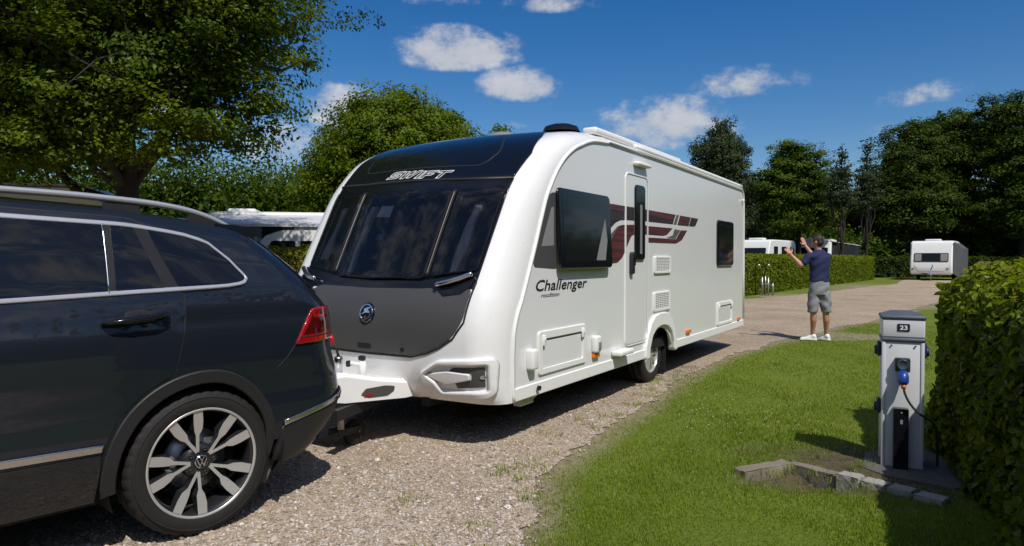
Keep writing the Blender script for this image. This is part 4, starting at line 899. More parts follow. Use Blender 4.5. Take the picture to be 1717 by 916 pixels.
# the lead plugged into it
fb = Matrix.Translation((2.71, 4.74, 0)) @ Matrix.Rotation(R(-25), 4, 'Z')
ld_ = thing('power_lead', 'dark mains lead with a bright blue plug hanging from the bollard socket', 'cable', (2.71, 4.74, 0), R(-25))
t = MB(); t.tube([(-.004, -BW - .04, .665), (-.004, -BW - .06, .635), (-.004, -BW - .075, .60), (-.003, -BW - .08, .585)], [.030, .036, .034, .022], n=20); t.build('plug', blue, ld_)
t = MB(); t.tube([(-.003, -BW - .079, .588), (-.003, -BW - .085, .560)], [.018, .014], n=14); t.build('cord_grip', M['orange'], ld_)
cp = [(-.003, -BW - .08, .58), (.003, -BW - .09, .53), (.03, -BW - .09, .47), (.075, -BW - .08, .41), (.12, -BW - .06, .375), (.165, -BW - .03, .35), (.20, -BW, .30), (.215, -.06, .15), (.22, -.02, .02)]
sm = [tuple(np.interp(np.linspace(0, len(cp) - 1, 60), range(len(cp)), [c[k] for c in cp])[i] for k in range(3)) for i in range(60)]
sm = np.array(sm)
for _ in range(14): sm[1:-1] = (sm[:-2] + 2 * sm[1:-1] + sm[2:]) / 4
t = MB(); t.tube(sm, .0075, n=8); t.build('cord', mat('lead_green', (.02, .035, .018), .5), ld_)

# ================================================================== KERB STONES AND SLAB
stone = mat('kerb_stone', (.19, .165, .13), .9, var=.35, vscale=9, bump=.8, bscale=35); pale = mat('pale_kerb_stone', (.30, .285, .255), .9, var=.3, vscale=10, bump=.8, bscale=35)
def kerb(a, b, w, z0, z1, m, label, name='kerb_stone', group=None):
    a = np.array(a); b = np.array(b); L = np.linalg.norm(b - a); ang = math.atan2(b[1] - a[1], b[0] - a[0])
    bm = bmesh.new(); bmesh.ops.create_cube(bm, size=1); bmesh.ops.scale(bm, vec=(L - .008, w, z1 - z0), verts=bm.verts)
    bmesh.ops.bevel(bm, geom=bm.edges[:], offset=.007, segments=2, affect='EDGES'); bmesh.ops.subdivide_edges(bm, edges=bm.edges[:], cuts=3, use_grid_fill=True)
    for v in bm.verts: v.co += Vector((random.uniform(-1, 1), random.uniform(-1, 1), random.uniform(-1, 1))) * .0035
    me = bpy.data.meshes.new(name); bm.to_mesh(me); bm.free(); sharp(me, 50)
    o = add(name, me, m, loc=((a[0] + b[0]) / 2, (a[1] + b[1]) / 2, (z0 + z1) / 2), rot=(0, 0, ang)); return tag(o, label, 'kerb stone', group)
G0 = (1.50, 4.50); G1 = (1.915, 4.70); G2 = (2.135, 4.43); G3 = (2.50, 3.99)
kerb(G0, G1, .11, -.16, .030, stone, 'weathered kerb stone at the left end of the bollard plinth, lying apart at an angle')
gm = (np.array(G1) + np.array(G2)) / 2
kerb((1.925, 4.69), G2, .09, -.16, .026, stone, 'dark mossy kerb stone between the angled stone and the pale stone')
seg = [np.array(G2) + (np.array(G3) - np.array(G2)) * k for k in (0, .27, .54, .80, 1.1)]
kerb(seg[0], seg[1], .12, -.10, .040, pale, 'palest kerb stone, half in sun, beside the dark mossy stone', group='pale kerb stones of the plinth')
kerb(seg[1], seg[2], .12, -.10, .036, pale, 'pale grey kerb stone in shade, second of the pale row', group='pale kerb stones of the plinth')
kerb(seg[2], seg[3], .12, -.10, .034, pale, 'pale grey kerb stone in shade, third of the pale row', group='pale kerb stones of the plinth')
kerb(seg[3], seg[4], .12, -.10, .028, pale, 'pale grey kerb stone partly under the near hedge', group='pale kerb stones of the plinth')
bm = bmesh.new(); P = [(2.40, 4.62), (2.46, 4.44), (2.60, 4.33), (2.74, 4.20), (3.0, 4.28), (3.3, 4.5), (3.02, 5.1), (2.6, 5.0), (2.5, 4.82)]
vs_ = [bm.verts.new((x, y, -.012)) for x, y in P]; fc = bm.faces.new(vs_); r = bmesh.ops.extrude_face_region(bm, geom=[fc]); bmesh.ops.translate(bm, vec=(0, 0, .02), verts=[v for v in r['geom'] if isinstance(v, bmesh.types.BMVert)])
bmesh.ops.recalc_face_normals(bm, faces=bm.faces); me = bpy.data.meshes.new('concrete_slab'); bm.to_mesh(me); bm.free()
tag(add('concrete_slab', me, mat('slab_concrete', (.10, .095, .085), .95, var=.45, vscale=7, bump=.8, bscale=30)), 'dark weathered concrete slab under the bollard', 'slab')

# ================================================================== STANDPIPE BY THE MID HEDGE
sp = thing('standpipe', 'grey metal water standpipe with three uprights in front of the clipped hedge', 'standpipe', (9.87, 26.6, 0))
for x, h in ((-.12, .72), (.0, .80), (.12, .70)): t = MB(); t.tube([(x, 0, 0), (x, 0, h)], .032, n=10); t.build('pipe', M['steel'], sp)
t = MB(); t.box((0, 0, .45), (.34, .05, .06)); t.build('crossbar', M['steel'], sp)
for x in (-.4, -.02):
    t = MB(); t.tube([(x, -.02, 0), (x, -.02, 1.12 + x * -.05), (x + .05, -.1, 1.2), (x + .1, -.22, 1.14)], .018, n=8); t.build('hose_post', M['plastic'], sp)
    t = MB(); t.tube([(x - .02, -.22, 1.10), (x + .06, -.24, 1.19), (x + .14, -.24, 1.10)], [.03, .04, .028], n=10); t.build('tap_head', M['steel'], sp)
t = MB(); t.tube([(0, 0, 0), (0, 0, .38), (0, 0, .42)], [.05, .045, .02], n=12); t.tube([(0, 0, .3), (0, 0, .46)], .03, n=10); tag(t.build('marker_post', M['steel'], loc=(10.24, 26.8, 0)), 'short grey marker post beside the standpipe', 'post')

# ================================================================== OTHER CARAVANS
def side_caravan(name, label, cat, loc, yaw, L=5.2, W=2.2, H=2.5, front=.45, group=None, wins=(), fwin=(1.22, 1.80), dark=False, curt=False, awn=None, roofbox=True, lower=True):
    """local +y runs to the rear, +x is the door side, the front face is at y=0"""
    o = thing(name, label, cat, loc, yaw, group); hw = W / 2
    P = rounded([(.02, .38), (-.05, .9), (0, 1.35), (front * .6, 2.15), (front, H - .05), (front + .35, H), (L - .25, H), (L, H - .25), (L, .38)], .14)
    t = MB(); t.prism(P, lambda p, h: (h, p[0], p[1]), -hw, hw); me = t.mesh('body'); bm = bmesh.new(); bm.from_mesh(me)
    bmesh.ops.bevel(bm, geom=[e_ for e_ in bm.edges if len(e_.link_faces) == 2 and e_.calc_face_angle(0) > R(60)], offset=.07, segments=3, affect='EDGES'); bm.to_mesh(me); bm.free(); sharp(me, 35)
    add('body', me, M['white2'], o)
    FS = lambda x, z: np.stack([np.asarray(x, float), np.interp(z, [.38, .9, 1.35, 2.15, H - .05], [.02, -.05, 0, front * .6, front]), z], -1)
    for sx in (1,):
        S = lambda y, z: np.stack([np.full_like(np.asarray(y, float), hw), y, z], -1)
        for (y0, z0, y1, z1) in wins: panel('window', rrect(y0, z0, y1, z1, .06), S, M['darkglass'], o, off=.02, depth=.02, grid=.3)
    w_ = panel('front_window', rrect(-hw * .82, fwin[0], hw * .82, fwin[1], .08), FS, M['black'], o, off=.025, depth=.03, grid=.2, bev=.01)
    panel('window_pane', rrect(-hw * .42, fwin[0] + .05, hw * .42, fwin[1] - .05, .05), FS, M['darkglass'], w_, off=.030, depth=.01, grid=.2)
    if curt:
        for x0, x1 in ((-hw * .78, -hw * .45), (hw * .45, hw * .78)): panel('curtain', rrect(x0, 1.27, x1, 1.75, .03), FS, M['grey'], w_, off=.029, depth=.005, grid=.2)
    if lower:
        panel('front_locker', rounded([(-hw * .62, .62), (hw * .62, .62), (hw * .75, .92), (hw * .8, 1.12), (-hw * .8, 1.12), (-hw * .75, .92)], .04), FS, M['white2'], o, off=.012, depth=.02, grid=.2)
        for x in (-hw * .85, hw * .78): panel('front_lamp', rrect(x - .06, .72, x + .06, .82, .03), FS, M['grey'], o, off=.02, depth=.02, grid=.2)
        t = MB(); t.prism([(-.12, 0), (.12, 0), (.06, -1.1), (-.06, -1.1)], lambda p, h: (p[0] * 4 * (1 + p[1] * .75), p[1], h), .40, .50); t.tube([(.1, -.9, .0), (.1, -.9, .75)], .035); t.tube([(.1, -.9, .7), (.2, -.95, .95), (.2, -1.05, 1.02)], .03); t.build('drawbar', M['grey'], o)
    for sx in (1, -1): t = MB(); t.lathe([(0, -.09), (.3, -.09), (.32, -.06), (.32, .06), (.3, .09), (0, .09)], 24, 'x', (sx * (hw - .15), L * .55, .32)); t.build('wheel', M['rubber'], o)
    if roofbox: t = MB(); t.box((0, 1.2, H + .06), (.9, .7, .12), bev=.05); t.build('roof_light', M['white2'], o, angle=40)
    return o, hw, S
def awning(o, hw, y0, y1, depth, zt, ze, wall, roof):
    t = MB(); t.put([(hw + .01, y0, zt), (hw + .01, y1, zt), (hw + depth, y1 - .1, ze), (hw + depth, y0 + .1, ze), (hw + .01, y0, zt - .03), (hw + .01, y1, zt - .03), (hw + depth, y1 - .1, ze - .06), (hw + depth, y0 + .1, ze - .06)],
          [[0, 1, 2, 3], [3, 2, 6, 7], [0, 3, 7, 4], [1, 5, 6, 2], [4, 7, 6, 5]]); t.build('awning_roof', roof, o)
    t = MB(); t.put([(hw + .02, y0 + .05, ze - .05), (hw + .02, y0 + .05, .02), (hw + depth - .12, y0 + .13, .02), (hw + depth - .03, y0 + .13, ze - .05), (hw + depth - .03, y1 - .13, .02), (hw + depth - .03, y1 - .13, ze - .05), (hw + .02, y1 - .05, ze - .05), (hw + .02, y1 - .05, .02)], [[0, 1, 2, 3], [3, 2, 4, 5], [5, 4, 7, 6]]); t.build('awning_wall', wall, o)
side_dark = mat('side_panel_grey', (.07, .075, .085), .8, var=.3, vscale=2); aroof = mat('awning_roof_cloth', (.55, .55, .56), .8, var=.06, vscale=2)
far, hw, S = side_caravan('parked_caravan', 'white caravan facing the camera at the far end of the gravel track', 'caravan', (27.6, 45.0, 0), R(-38), L=4.9, W=2.4, H=2.62, front=.35, curt=True, wins=((.5, 1.3, 1.6, 1.95), (2.4, .5, 3.0, 2.2)))
t = MB(); t.put([(hw + .03, .3, .45), (hw + .03, 4.8, .45), (hw + .03, 4.8, 2.5), (hw + .03, .3, 2.5), (hw + .5, .6, .05), (hw + .5, 4.6, .05), (hw + .5, 4.6, 2.1), (hw + .5, .6, 2.1)], [[3, 2, 6, 7], [4, 5, 6, 7], [0, 4, 7, 3], [1, 2, 6, 5]]); t.build('awning', side_dark, far)  # dark grey sheet standing off the caravan's right side
c1, hw, S = side_caravan('parked_caravan', 'white caravan with three small dark side windows behind the clipped hedge', 'caravan', (14.75, 42.3, 0), R(-40), L=5.2, H=2.62, wins=((1.0, 1.4, 1.7, 2.2), (2.4, .9, 3.4, 2.2), (4.0, 1.4, 4.8, 2.2)), fwin=(1.4, 2.1))
c2, hw, S = side_caravan('parked_caravan', 'white caravan with a dark sided awning behind the man', 'caravan', (20.9, 47.4, 0), R(-32), L=4.4, H=2.8, fwin=(1.5, 2.2), wins=((.8, 1.3, 1.6, 2.0),))
awning(c2, hw, .5, 4.1, 1.5, 2.65, 2.4, mat('awning_black', (.018, .02, .024), .7), aroof)
c3, hw, S = side_caravan('parked_caravan', 'white caravan with a long grey awning behind the yellowish hedge', 'caravan', (-8.3, 18.0, 0), R(-78), L=6.5, H=2.62, wins=((.9, 1.25, 1.6, 1.95),))
awning(c3, hw, .9, 6.3, 1.9, 2.52, 2.22, mat('awning_wall_shaded', (.13, .13, .135), .85, var=.3, vscale=2), aroof)  # wall grey darkened to carry the shade under the awning roof
t = MB(); t.box((0, 0, 1.1), (.02, .7, 1.6)); t.build('awning_window', M['darkglass'], c3, loc=(hw + 1.88, 2.4, .3)); t = MB(); t.box((0, 0, 1.1), (.02, .6, 1.6)); t.build('awning_window', M['darkglass'], c3, loc=(hw + 1.88, 5.5, .3))
c4, hw, S = side_caravan('parked_caravan', 'pale caravan half hidden behind the trunk of the big oak', 'caravan', (-10.5, 12.2, 0), R(-75), L=3.2, H=2.72, roofbox=False, wins=((.5, 1.3, 1.4, 1.95),))
# white van roof showing over the yellowish hedge
vn = thing('parked_van', 'small white van whose roof shows above the yellowish hedge', 'van', (-6.75, 14.6, 0), R(-80))
P = rounded([(0, .35), (-.02, .8), (.95, 1.02), (1.55, 1.90), (1.9, 2.02), (4.0, 2.02), (4.2, 1.8), (4.25, .35)], .08)
t = MB(); t.prism(P, lambda p, h: (h, p[0], p[1]), -.85, .85); me = t.mesh('body'); sharp(me, 35); add('body', me, M['white2'], vn)
for sx in (1, -1):
    S = lambda y, z, sx=sx: np.stack([np.full_like(np.asarray(y, float), sx * .85), y, z], -1)
    for Q in ([(1.35, 1.1), (2.15, 1.1), (2.15, 1.80), (1.68, 1.80)], [(2.25, 1.1), (3.9, 1.1), (3.9, 1.80), (2.25, 1.80)]): add('side_glass', panel_mesh([rounded(Q, .05)], S, off=.008, depth=.01, grid=.3, flip=sx), M['darkglass'], vn)
    for y in (.8, 3.4): t = MB(); t.lathe([(0, -.1), (.28, -.1), (.31, -.06), (.31, .06), (.28, .1), (0, .1)], 24, 'x', (sx * .76, y, .31)); t.build('wheel', M['rubber'], vn)
WS = lambda x, z: np.stack([np.asarray(x, float), np.interp(z, [1.02, 1.8], [.95, 1.55]), z], -1)
panel('windscreen', rrect(-.72, 1.08, .72, 1.74, .06), WS, M['darkglass'], vn, off=.012, depth=.014, grid=.3)
# ================================================================== GROUND
EDGE = np.array([(-.05, -6.), (-.02, 0), (.03, 2.86), (.05, 3.37), (.12, 3.91), (.18, 4.45), (.35, 4.85), (.54, 5.24), (.8, 5.8), (1.13, 6.37), (1.89, 7.92), (3.03, 9.84), (4.38, 11.59), (5.5, 12.6), (6.73, 14.21), (7.91, 15.28), (8.89, 16.35), (11.17, 19.02), (13.94, 22.41), (16.32, 25.17), (19.96, 29.22), (30., 41.)])
FAR = np.array([(30., 50.), (25.9, 45.5), (21.85, 38.97), (16.97, 33.4), (13.09, 28.71), (9.35, 24.79), (8.01, 23.71), (4.5, 20.6), (1., 18.5), (-4., 15.5), (-9., 11.), (-9., -6.)])
def dense(P, g):
    out = []
    for i in range(len(P) - 1):
        k = max(1, int(np.linalg.norm(P[i + 1] - P[i]) / g))
        for t in range(k): out.append(P[i] + (P[i + 1] - P[i]) * t / k)
    out.append(P[-1]); return np.array(out)
def wob(P, amp, seed, per=1.):
    r = np.random.default_rng(seed); n = len(P); a = np.zeros(n)
    for k, w in ((7, 1.), (23, .6), (71, .45), (190, .3)):
        ph = r.random() * 6.28; x = np.interp(np.linspace(0, k, n), np.arange(k + 1), r.normal(size=k + 1)); a += x * w
    t = np.gradient(P, axis=0); nn = np.c_[-t[:, 1], t[:, 0]]; nn /= np.linalg.norm(nn, axis=1)[:, None] + 1e-9
    return P + nn * (a * amp)[:, None]
E1 = wob(dense(EDGE, .06), .07, 3); E1 = E1 + np.random.default_rng(5).normal(0, .022, E1.shape); F1_ = wob(dense(FAR, .15), .08, 4)
TRACK = np.concatenate([E1, F1_])
def edge_dist(P, step=400000):
    """signed distance to the near edge of the track: + on the lawn"""
    out = np.empty(len(P)); Ed = dense(EDGE, .12)
    for i in range(0, len(P), 4000):
        q = P[i:i + 4000]; d2 = ((q[:, None] - Ed[None]) ** 2).sum(-1); out[i:i + 4000] = np.sqrt(d2.min(1))
    ins = inside(P, [TRACK]); return np.where(ins, -out, out)
def nodes_of(m):
    m.use_nodes = True; nt = m.node_tree; return nt.nodes, nt.links, nt.nodes['Principled BSDF']
def noise_n(N, Lk, vec, scale, detail=6, rough=.6):
    n = N.new('ShaderNodeTexNoise'); n.inputs['Scale'].default_value = scale; n.inputs['Detail'].default_value = detail; n.inputs['Roughness'].default_value = rough; Lk.new(vec, n.inputs['Vector']); return n.outputs['Fac']
def ramp(N, Lk, fac, cols):
    r = N.new('ShaderNodeValToRGB'); e = r.color_ramp.elements
    while len(e) < len(cols): e.new(.5)
    for k, (p, c) in enumerate(cols): e[k].position = p; e[k].color = (*c, 1)
    Lk.new(fac, r.inputs[0]); return r.outputs[0]
def mixc(N, Lk, fac, a, b, mode='MIX'):
    n = N.new('ShaderNodeMix'); n.data_type = 'RGBA'; n.blend_type = mode
    for i, x in ((0, fac), (6, a), (7, b)):
        if isinstance(x, (int, float)): n.inputs[i].default_value = x
        elif isinstance(x, tuple): n.inputs[i].default_value = (*x, 1)
        else: Lk.new(x, n.inputs[i])
    return n.outputs[2]
# lawn
lm = bpy.data.materials.new('lawn'); N, Lk, B = nodes_of(lm); B.inputs['Roughness'].default_value = .95; B.inputs['Specular IOR Level'].default_value = .15
tc = N.new('ShaderNodeTexCoord'); O = tc.outputs['Object']
g1 = ramp(N, Lk, noise_n(N, Lk, O, .55, 5), [(.3, (.09, .13, .012)), (.5, (.12, .165, .016)), (.7, (.17, .20, .028))])
g2 = ramp(N, Lk, noise_n(N, Lk, O, 38, 5), [(.3, (.06, .09, .008)), (.7, (.20, .25, .04))])
g = mixc(N, Lk, .5, g1, g2)
at = N.new('ShaderNodeAttribute'); at.attribute_name = 'wear'
dirt = ramp(N, Lk, noise_n(N, Lk, O, 9, 6), [(.3, (.20, .155, .105)), (.7, (.38, .31, .225))])
fw = N.new('ShaderNodeMath'); fw.operation = 'ADD'; fw.use_clamp = True; Lk.new(at.outputs['Fac'], fw.inputs[0]); m_ = N.new('ShaderNodeMath'); m_.operation = 'MULTIPLY_ADD'; Lk.new(noise_n(N, Lk, O, 5, 6), m_.inputs[0]); m_.inputs[1].default_value = .9; m_.inputs[2].default_value = -.45; Lk.new(m_.outputs[0], fw.inputs[1])
f2_ = N.new('ShaderNodeMath'); f2_.operation = 'MULTIPLY'; Lk.new(fw.outputs[0], f2_.inputs[0]); k_ = N.new('ShaderNodeMath'); k_.operation = 'MULTIPLY'; k_.use_clamp = True; Lk.new(at.outputs['Fac'], k_.inputs[0]); k_.inputs[1].default_value = 4; Lk.new(k_.outputs[0], f2_.inputs[1])
at2 = N.new('ShaderNodeAttribute'); at2.attribute_name = 'soil'; dirt = mixc(N, Lk, at2.outputs['Fac'], dirt, ramp(N, Lk, noise_n(N, Lk, O, 14, 7, .7), [(.3, (.055, .042, .026)), (.55, (.105, .082, .052)), (.75, (.17, .135, .09))]))
Lk.new(mixc(N, Lk, f2_.outputs[0], g, dirt), B.inputs['Base Color'])
bp = N.new('ShaderNodeBump'); bp.inputs['Strength'].default_value = .9; bp.inputs['Distance'].default_value = .02; Lk.new(noise_n(N, Lk, O, 55, 6), bp.inputs['Height']); Lk.new(bp.outputs[0], B.inputs['Normal'])
# one sheet: fine near the viewer, coarse to the horizon
gx = np.concatenate([[-400, -150, -60, -30, -15, -8, -4, -2], np.arange(-1.5, 12, .12), [13, 15, 18, 22, 28, 36, 50, 80, 160, 400]]); gy = np.concatenate([[-200, -60, -20, -8, -3, 0], np.arange(1.5, 19, .12), [20, 22, 25, 29, 34, 40, 50, 70, 110, 200, 500]])
X, Y = np.meshgrid(gx, gy); P = np.c_[X.ravel(), Y.ravel()]; ed = edge_dist(P); nx, ny = len(gx), len(gy)
wear = np.clip(1.15 - ed / .26, 0, 1) * .95; dp = ((P[:, 0] - 5.9) / 1.1) ** 2 + ((P[:, 1] - 12.6) / .75) ** 2; wear = np.maximum(wear, np.clip(1.3 - dp, 0, .75)); dq = ((P[:, 0] - 1.95) / .55) ** 2 + ((P[:, 1] - 4.45) / .28) ** 2; wear = np.maximum(wear, np.clip(1.2 - dq, 0, .8)); wear = np.maximum(wear, np.clip(1.1 - (((P[:, 0] - 2.3) / .8) ** 2 + ((P[:, 1] - 5.0) / .35) ** 2), 0, .5))
z = .008 * np.sin(P[:, 0] * 3.1 + 1) * np.cos(P[:, 1] * 2.7) * ((ed > .05) & (np.hypot(P[:, 0], P[:, 1]) < 40)) * np.clip(ed * 2, 0, 1)
hol = lambda P: ((P[:, 0] - 1.92) / .36) ** 2 + ((P[:, 1] - 4.42) / .20) ** 2
z = z - .10 * np.clip(1.25 - hol(P), 0, 1)
wear = np.maximum(wear, np.clip(1.5 - (((P[:, 0] - 2.55) / .75) ** 2 + ((P[:, 1] - 4.6) / .6) ** 2), 0, .95))
i = np.arange(ny - 1)[:, None] * nx + np.arange(nx - 1)[None]; F = np.stack([i, i + 1, i + nx + 1, i + nx], -1).reshape(-1, 4)
me = mk(np.c_[P, z - .004], F, True); a = me.attributes.new('wear', 'FLOAT', 'POINT'); a.data.foreach_set('value', wear.astype(np.float32)); a = me.attributes.new('soil', 'FLOAT', 'POINT'); a.data.foreach_set('value', np.clip(2.2 - ((P[:, 0] - 2.4) / .8) ** 2 - ((P[:, 1] - 4.6) / .6) ** 2, 0, 1).astype(np.float32))
tag(add('ground', me, lm), kind='structure')
# gravel
gm = bpy.data.materials.new('gravel'); N, Lk, B = nodes_of(gm); B.inputs['Roughness'].default_value = .92; B.inputs['Specular IOR Level'].default_value = .2
tc = N.new('ShaderNodeTexCoord'); O = tc.outputs['Object']
def voro(scale, out='Color', feat='F1'):
    v = N.new('ShaderNodeTexVoronoi'); v.feature = feat; v.inputs['Scale'].default_value = scale; Lk.new(O, v.inputs['Vector']); return v
v1 = voro(62); v2 = voro(62, feat='DISTANCE_TO_EDGE'); v3 = voro(125)
sp_ = N.new('ShaderNodeSeparateColor'); Lk.new(v1.outputs['Color'], sp_.inputs[0]); sp3 = N.new('ShaderNodeSeparateColor'); Lk.new(v3.outputs['Color'], sp3.inputs[0])
c1_ = ramp(N, Lk, sp_.outputs[0], [(0., (.17, .135, .10)), (.25, (.33, .27, .205)), (.6, (.43, .36, .285)), (.85, (.37, .34, .305)), (1., (.60, .55, .48))])
c3_ = ramp(N, Lk, sp3.outputs[1], [(0., (.16, .125, .09)), (.5, (.36, .30, .23)), (1., (.53, .475, .40))])
c = mixc(N, Lk, .4, c1_, c3_)
mid_ = ramp(N, Lk, noise_n(N, Lk, O, 11, 8, .75), [(.3, (.70, .655, .61)), (.5, (1.12, 1.07, 1.02)), (.68, (1.42, 1.36, 1.28))])
c = mixc(N, Lk, .8, c, mid_, 'MULTIPLY')
big = ramp(N, Lk, noise_n(N, Lk, O, .7, 6), [(.3, (.80, .74, .66)), (.5, (1., .96, .9)), (.7, (1.15, 1.1, 1.03))])
c = mixc(N, Lk, 1., c, big, 'MULTIPLY')
mud = noise_n(N, Lk, O, 1.6, 7, .7); mr_ = N.new('ShaderNodeMapRange'); mr_.inputs[1].default_value = .56; mr_.inputs[2].default_value = .74; mr_.inputs[4].default_value = .3; Lk.new(mud, mr_.inputs[0])
c = mixc(N, Lk, mr_.outputs[0], c, (.33, .265, .19))
Lk.new(c, B.inputs['Base Color'])
hgt = N.new('ShaderNodeMath'); hgt.operation = 'MINIMUM'; Lk.new(v2.outputs['Distance'], hgt.inputs[0]); hgt.inputs[1].default_value = .25
hh = N.new('ShaderNodeMath'); hh.operation = 'MULTIPLY_ADD'; Lk.new(sp_.outputs[2], hh.inputs[0]); hh.inputs[1].default_value = .5; Lk.new(hgt.outputs[0], hh.inputs[2])
bp = N.new('ShaderNodeBump'); bp.inputs['Strength'].default_value = 1.; bp.inputs['Distance'].default_value = .012; Lk.new(hh.outputs[0], bp.inputs['Height']); Lk.new(bp.outputs[0], B.inputs['Normal'])
r = geometry.delaunay_2d_cdt([Vector(p) for p in TRACK], [(i, (i + 1) % len(TRACK)) for i in range(len(TRACK))], [], 1, 1e-6)
TV_ = np.array([tuple(v) for v in r[0]]); TF_ = np.array([list(f) for f in r[2]]); TF_ = TF_[inside(TV_[TF_].mean(1), [TRACK])]
aa = TV_[TF_]; cr = (aa[:, 1, 0] - aa[:, 0, 0]) * (aa[:, 2, 1] - aa[:, 0, 1]) - (aa[:, 1, 1] - aa[:, 0, 1]) * (aa[:, 2, 0] - aa[:, 0, 0]); TF_[cr < 0] = TF_[cr < 0][:, ::-1]
tag(add('gravel_track', mk(np.c_[TV_, np.full(len(TV_), .004)], TF_), gm), kind='structure')
# loose stones on the track
bm = bmesh.new(); bmesh.ops.create_icosphere(bm, subdivisions=1, radius=1); IV = np.array([tuple(v.co) for v in bm.verts]); bm.verts.index_update(); IF = np.array([[v.index for v in f.verts] for f in bm.faces]); bm.free()
def rotm(n, r):
    q = r.normal(size=(n, 4)); q /= np.linalg.norm(q, axis=1)[:, None]; w, x, y, z = q.T
    return np.stack([1 - 2 * (y * y + z * z), 2 * (x * y - z * w), 2 * (x * z + y * w), 2 * (x * y + z * w), 1 - 2 * (x * x + z * z), 2 * (y * z - x * w), 2 * (x * z - y * w), 2 * (y * z + x * w), 1 - 2 * (x * x + y * y)], -1).reshape(n, 3, 3)
def pebbles(P, size, m, name):
    n = len(P); s = np.exp(rng.normal(0, .38, n)) * size; Rm = rotm(n, rng); sc = rng.uniform(.55, 1.25, (n, 1, 3)); V = IV[None] * (1 + rng.normal(0, .16, (n, len(IV), 1))) * sc
    V = np.einsum('nij,nkj->nki', Rm, V); V[..., 2] *= .65; V = V * s[:, None, None]; V[..., 0] += P[:, 0:1]; V[..., 1] += P[:, 1:2]; V[..., 2] += (s * .25 + .004)[:, None]
    F = (IF[None] + (np.arange(n) * len(IV))[:, None, None]).reshape(-1, 3); me = mk(V.reshape(-1, 3), F, False); face_attr(me, 'tone', np.repeat(rng.random(n), len(IF)))
    return tag(add(name, me, m), kind='stuff')
pm = bpy.data.materials.new('pebble'); N, Lk, B = nodes_of(pm); B.inputs['Roughness'].default_value = .85; at = N.new('ShaderNodeAttribute'); at.attribute_name = 'tone'
Lk.new(ramp(N, Lk, at.outputs['Fac'], [(0., (.15, .12, .095)), (.25, (.36, .30, .24)), (.6, (.49, .42, .345)), (.86, (.42, .385, .355)), (1., (.68, .63, .57))]), B.inputs['Base Color'])
n = 80000; dist = np.exp(rng.uniform(np.log(2.5), np.log(11.), n)); ang = rng.uniform(-.62, .42, n); P = np.c_[dist * np.sin(ang), dist * np.cos(ang)]
ed = edge_dist(P); keep = (ed < rng.exponential(.03, n)) ; P = P[keep]
tag(pebbles(P, .0060, pm, 'gravel'), 'loose tan and grey stones of the gravel track', 'gravel')

# ================================================================== GRASS
HEDGE_L = np.array([(1.85, 2.0), (2.27, 2.9), (3.62, 6.0)])
def lawn_ok(P, ed):
    ok = np.ones(len(P), bool); hh_ = hol(P); ok &= (hh_ > 1.05) | (rng.random(len(P)) < .06)
    dd_ = ((P[:, 0] - 2.55) / .75) ** 2 + ((P[:, 1] - 4.6) / .6) ** 2; ok &= (rng.random(len(P)) < np.clip(dd_ * 1.0 - .12, .16, 1))
    ok &= ~inside(P, [np.array([(2.42, 4.52), (2.72, 4.22), (3.3, 4.5), (3.0, 5.1), (2.6, 5.0)])])
    ok &= ~inside(P, [np.array([(1.47, 4.47), (1.53, 4.43), (1.96, 4.62), (2.16, 4.38), (2.56, 3.90), (2.60, 4.0), (1.95, 4.80), (1.9, 4.77)])])
    xl = np.interp(P[:, 1], HEDGE_L[:, 1], HEDGE_L[:, 0]); ok &= ~((P[:, 0] > xl + .12) & (P[:, 1] < 6.2) & (P[:, 0] < xl + 2))
    return ok
def blades(P, h, w, tone, rr=rng):
    n = len(P); az = rr.uniform(0, 2 * np.pi, n); lean = np.abs(rr.normal(.35, .3, n)); ax = np.c_[np.cos(az), np.sin(az)]; sd_ = np.c_[-ax[:, 1], ax[:, 0]]
    b0 = np.c_[P, np.full(n, -.006)]; V = np.empty((n, 5, 3)); s3 = np.c_[sd_, np.zeros(n)] * (w / 2)[:, None]
    mid = b0.copy(); mid[:, :2] += ax * (h * lean * .35)[:, None]; mid[:, 2] += h * .62; tip = b0.copy(); tip[:, :2] += ax * (h * lean)[:, None]; tip[:, 2] += h * np.clip(1.05 - lean * .45, .3, 1)
    V[:, 0] = b0 - s3; V[:, 1] = b0 + s3; V[:, 2] = mid + s3 * .8; V[:, 3] = mid - s3 * .8; V[:, 4] = tip
    base = (np.arange(n) * 5)[:, None, None]; T = (np.array([[0, 1, 2], [0, 2, 3], [3, 2, 4]])[None] + base).reshape(-1, 3)
    return V.reshape(-1, 3), T, np.repeat(tone, 3)
gmat = leaf_mat('grass_blade', (.075, .125, .006), (.27, .375, .030), .42, .5, tip=(.46, .40, .20))
n = 330000; dist = np.exp(rng.uniform(np.log(2.3), np.log(17.), n)); ang = rng.uniform(-.1, .72, n); P = np.c_[dist * np.sin(ang), dist * np.cos(ang)]
ed = edge_dist(P); patch = np.sin(P[:, 0] * 1.7 + 2 * np.sin(P[:, 1] * .9)) * np.cos(P[:, 1] * 1.3 + P[:, 0]) * .5 + .5
fine = np.sin(P[:, 0] * 7.3 + 3 * np.sin(P[:, 1] * 3.1)) * np.cos(P[:, 1] * 6.1 + 2 * np.sin(P[:, 0] * 4.7)) * .5 + .5
dpt = ((P[:, 0] - 5.9) / 1.0) ** 2 + ((P[:, 1] - 12.6) / .7) ** 2
keep = lawn_ok(P, ed) & (rng.random(n) < np.clip((ed + .07) / .25, 0, 1) ** .8 * (.45 + .55 * fine)) & ((dpt > 1) | (rng.random(n) < .25)) & (ed > -.12)
P = P[keep]; ed = ed[keep]; dist = dist[keep]; patch = patch[keep]; fine = fine[keep]; n = len(P)
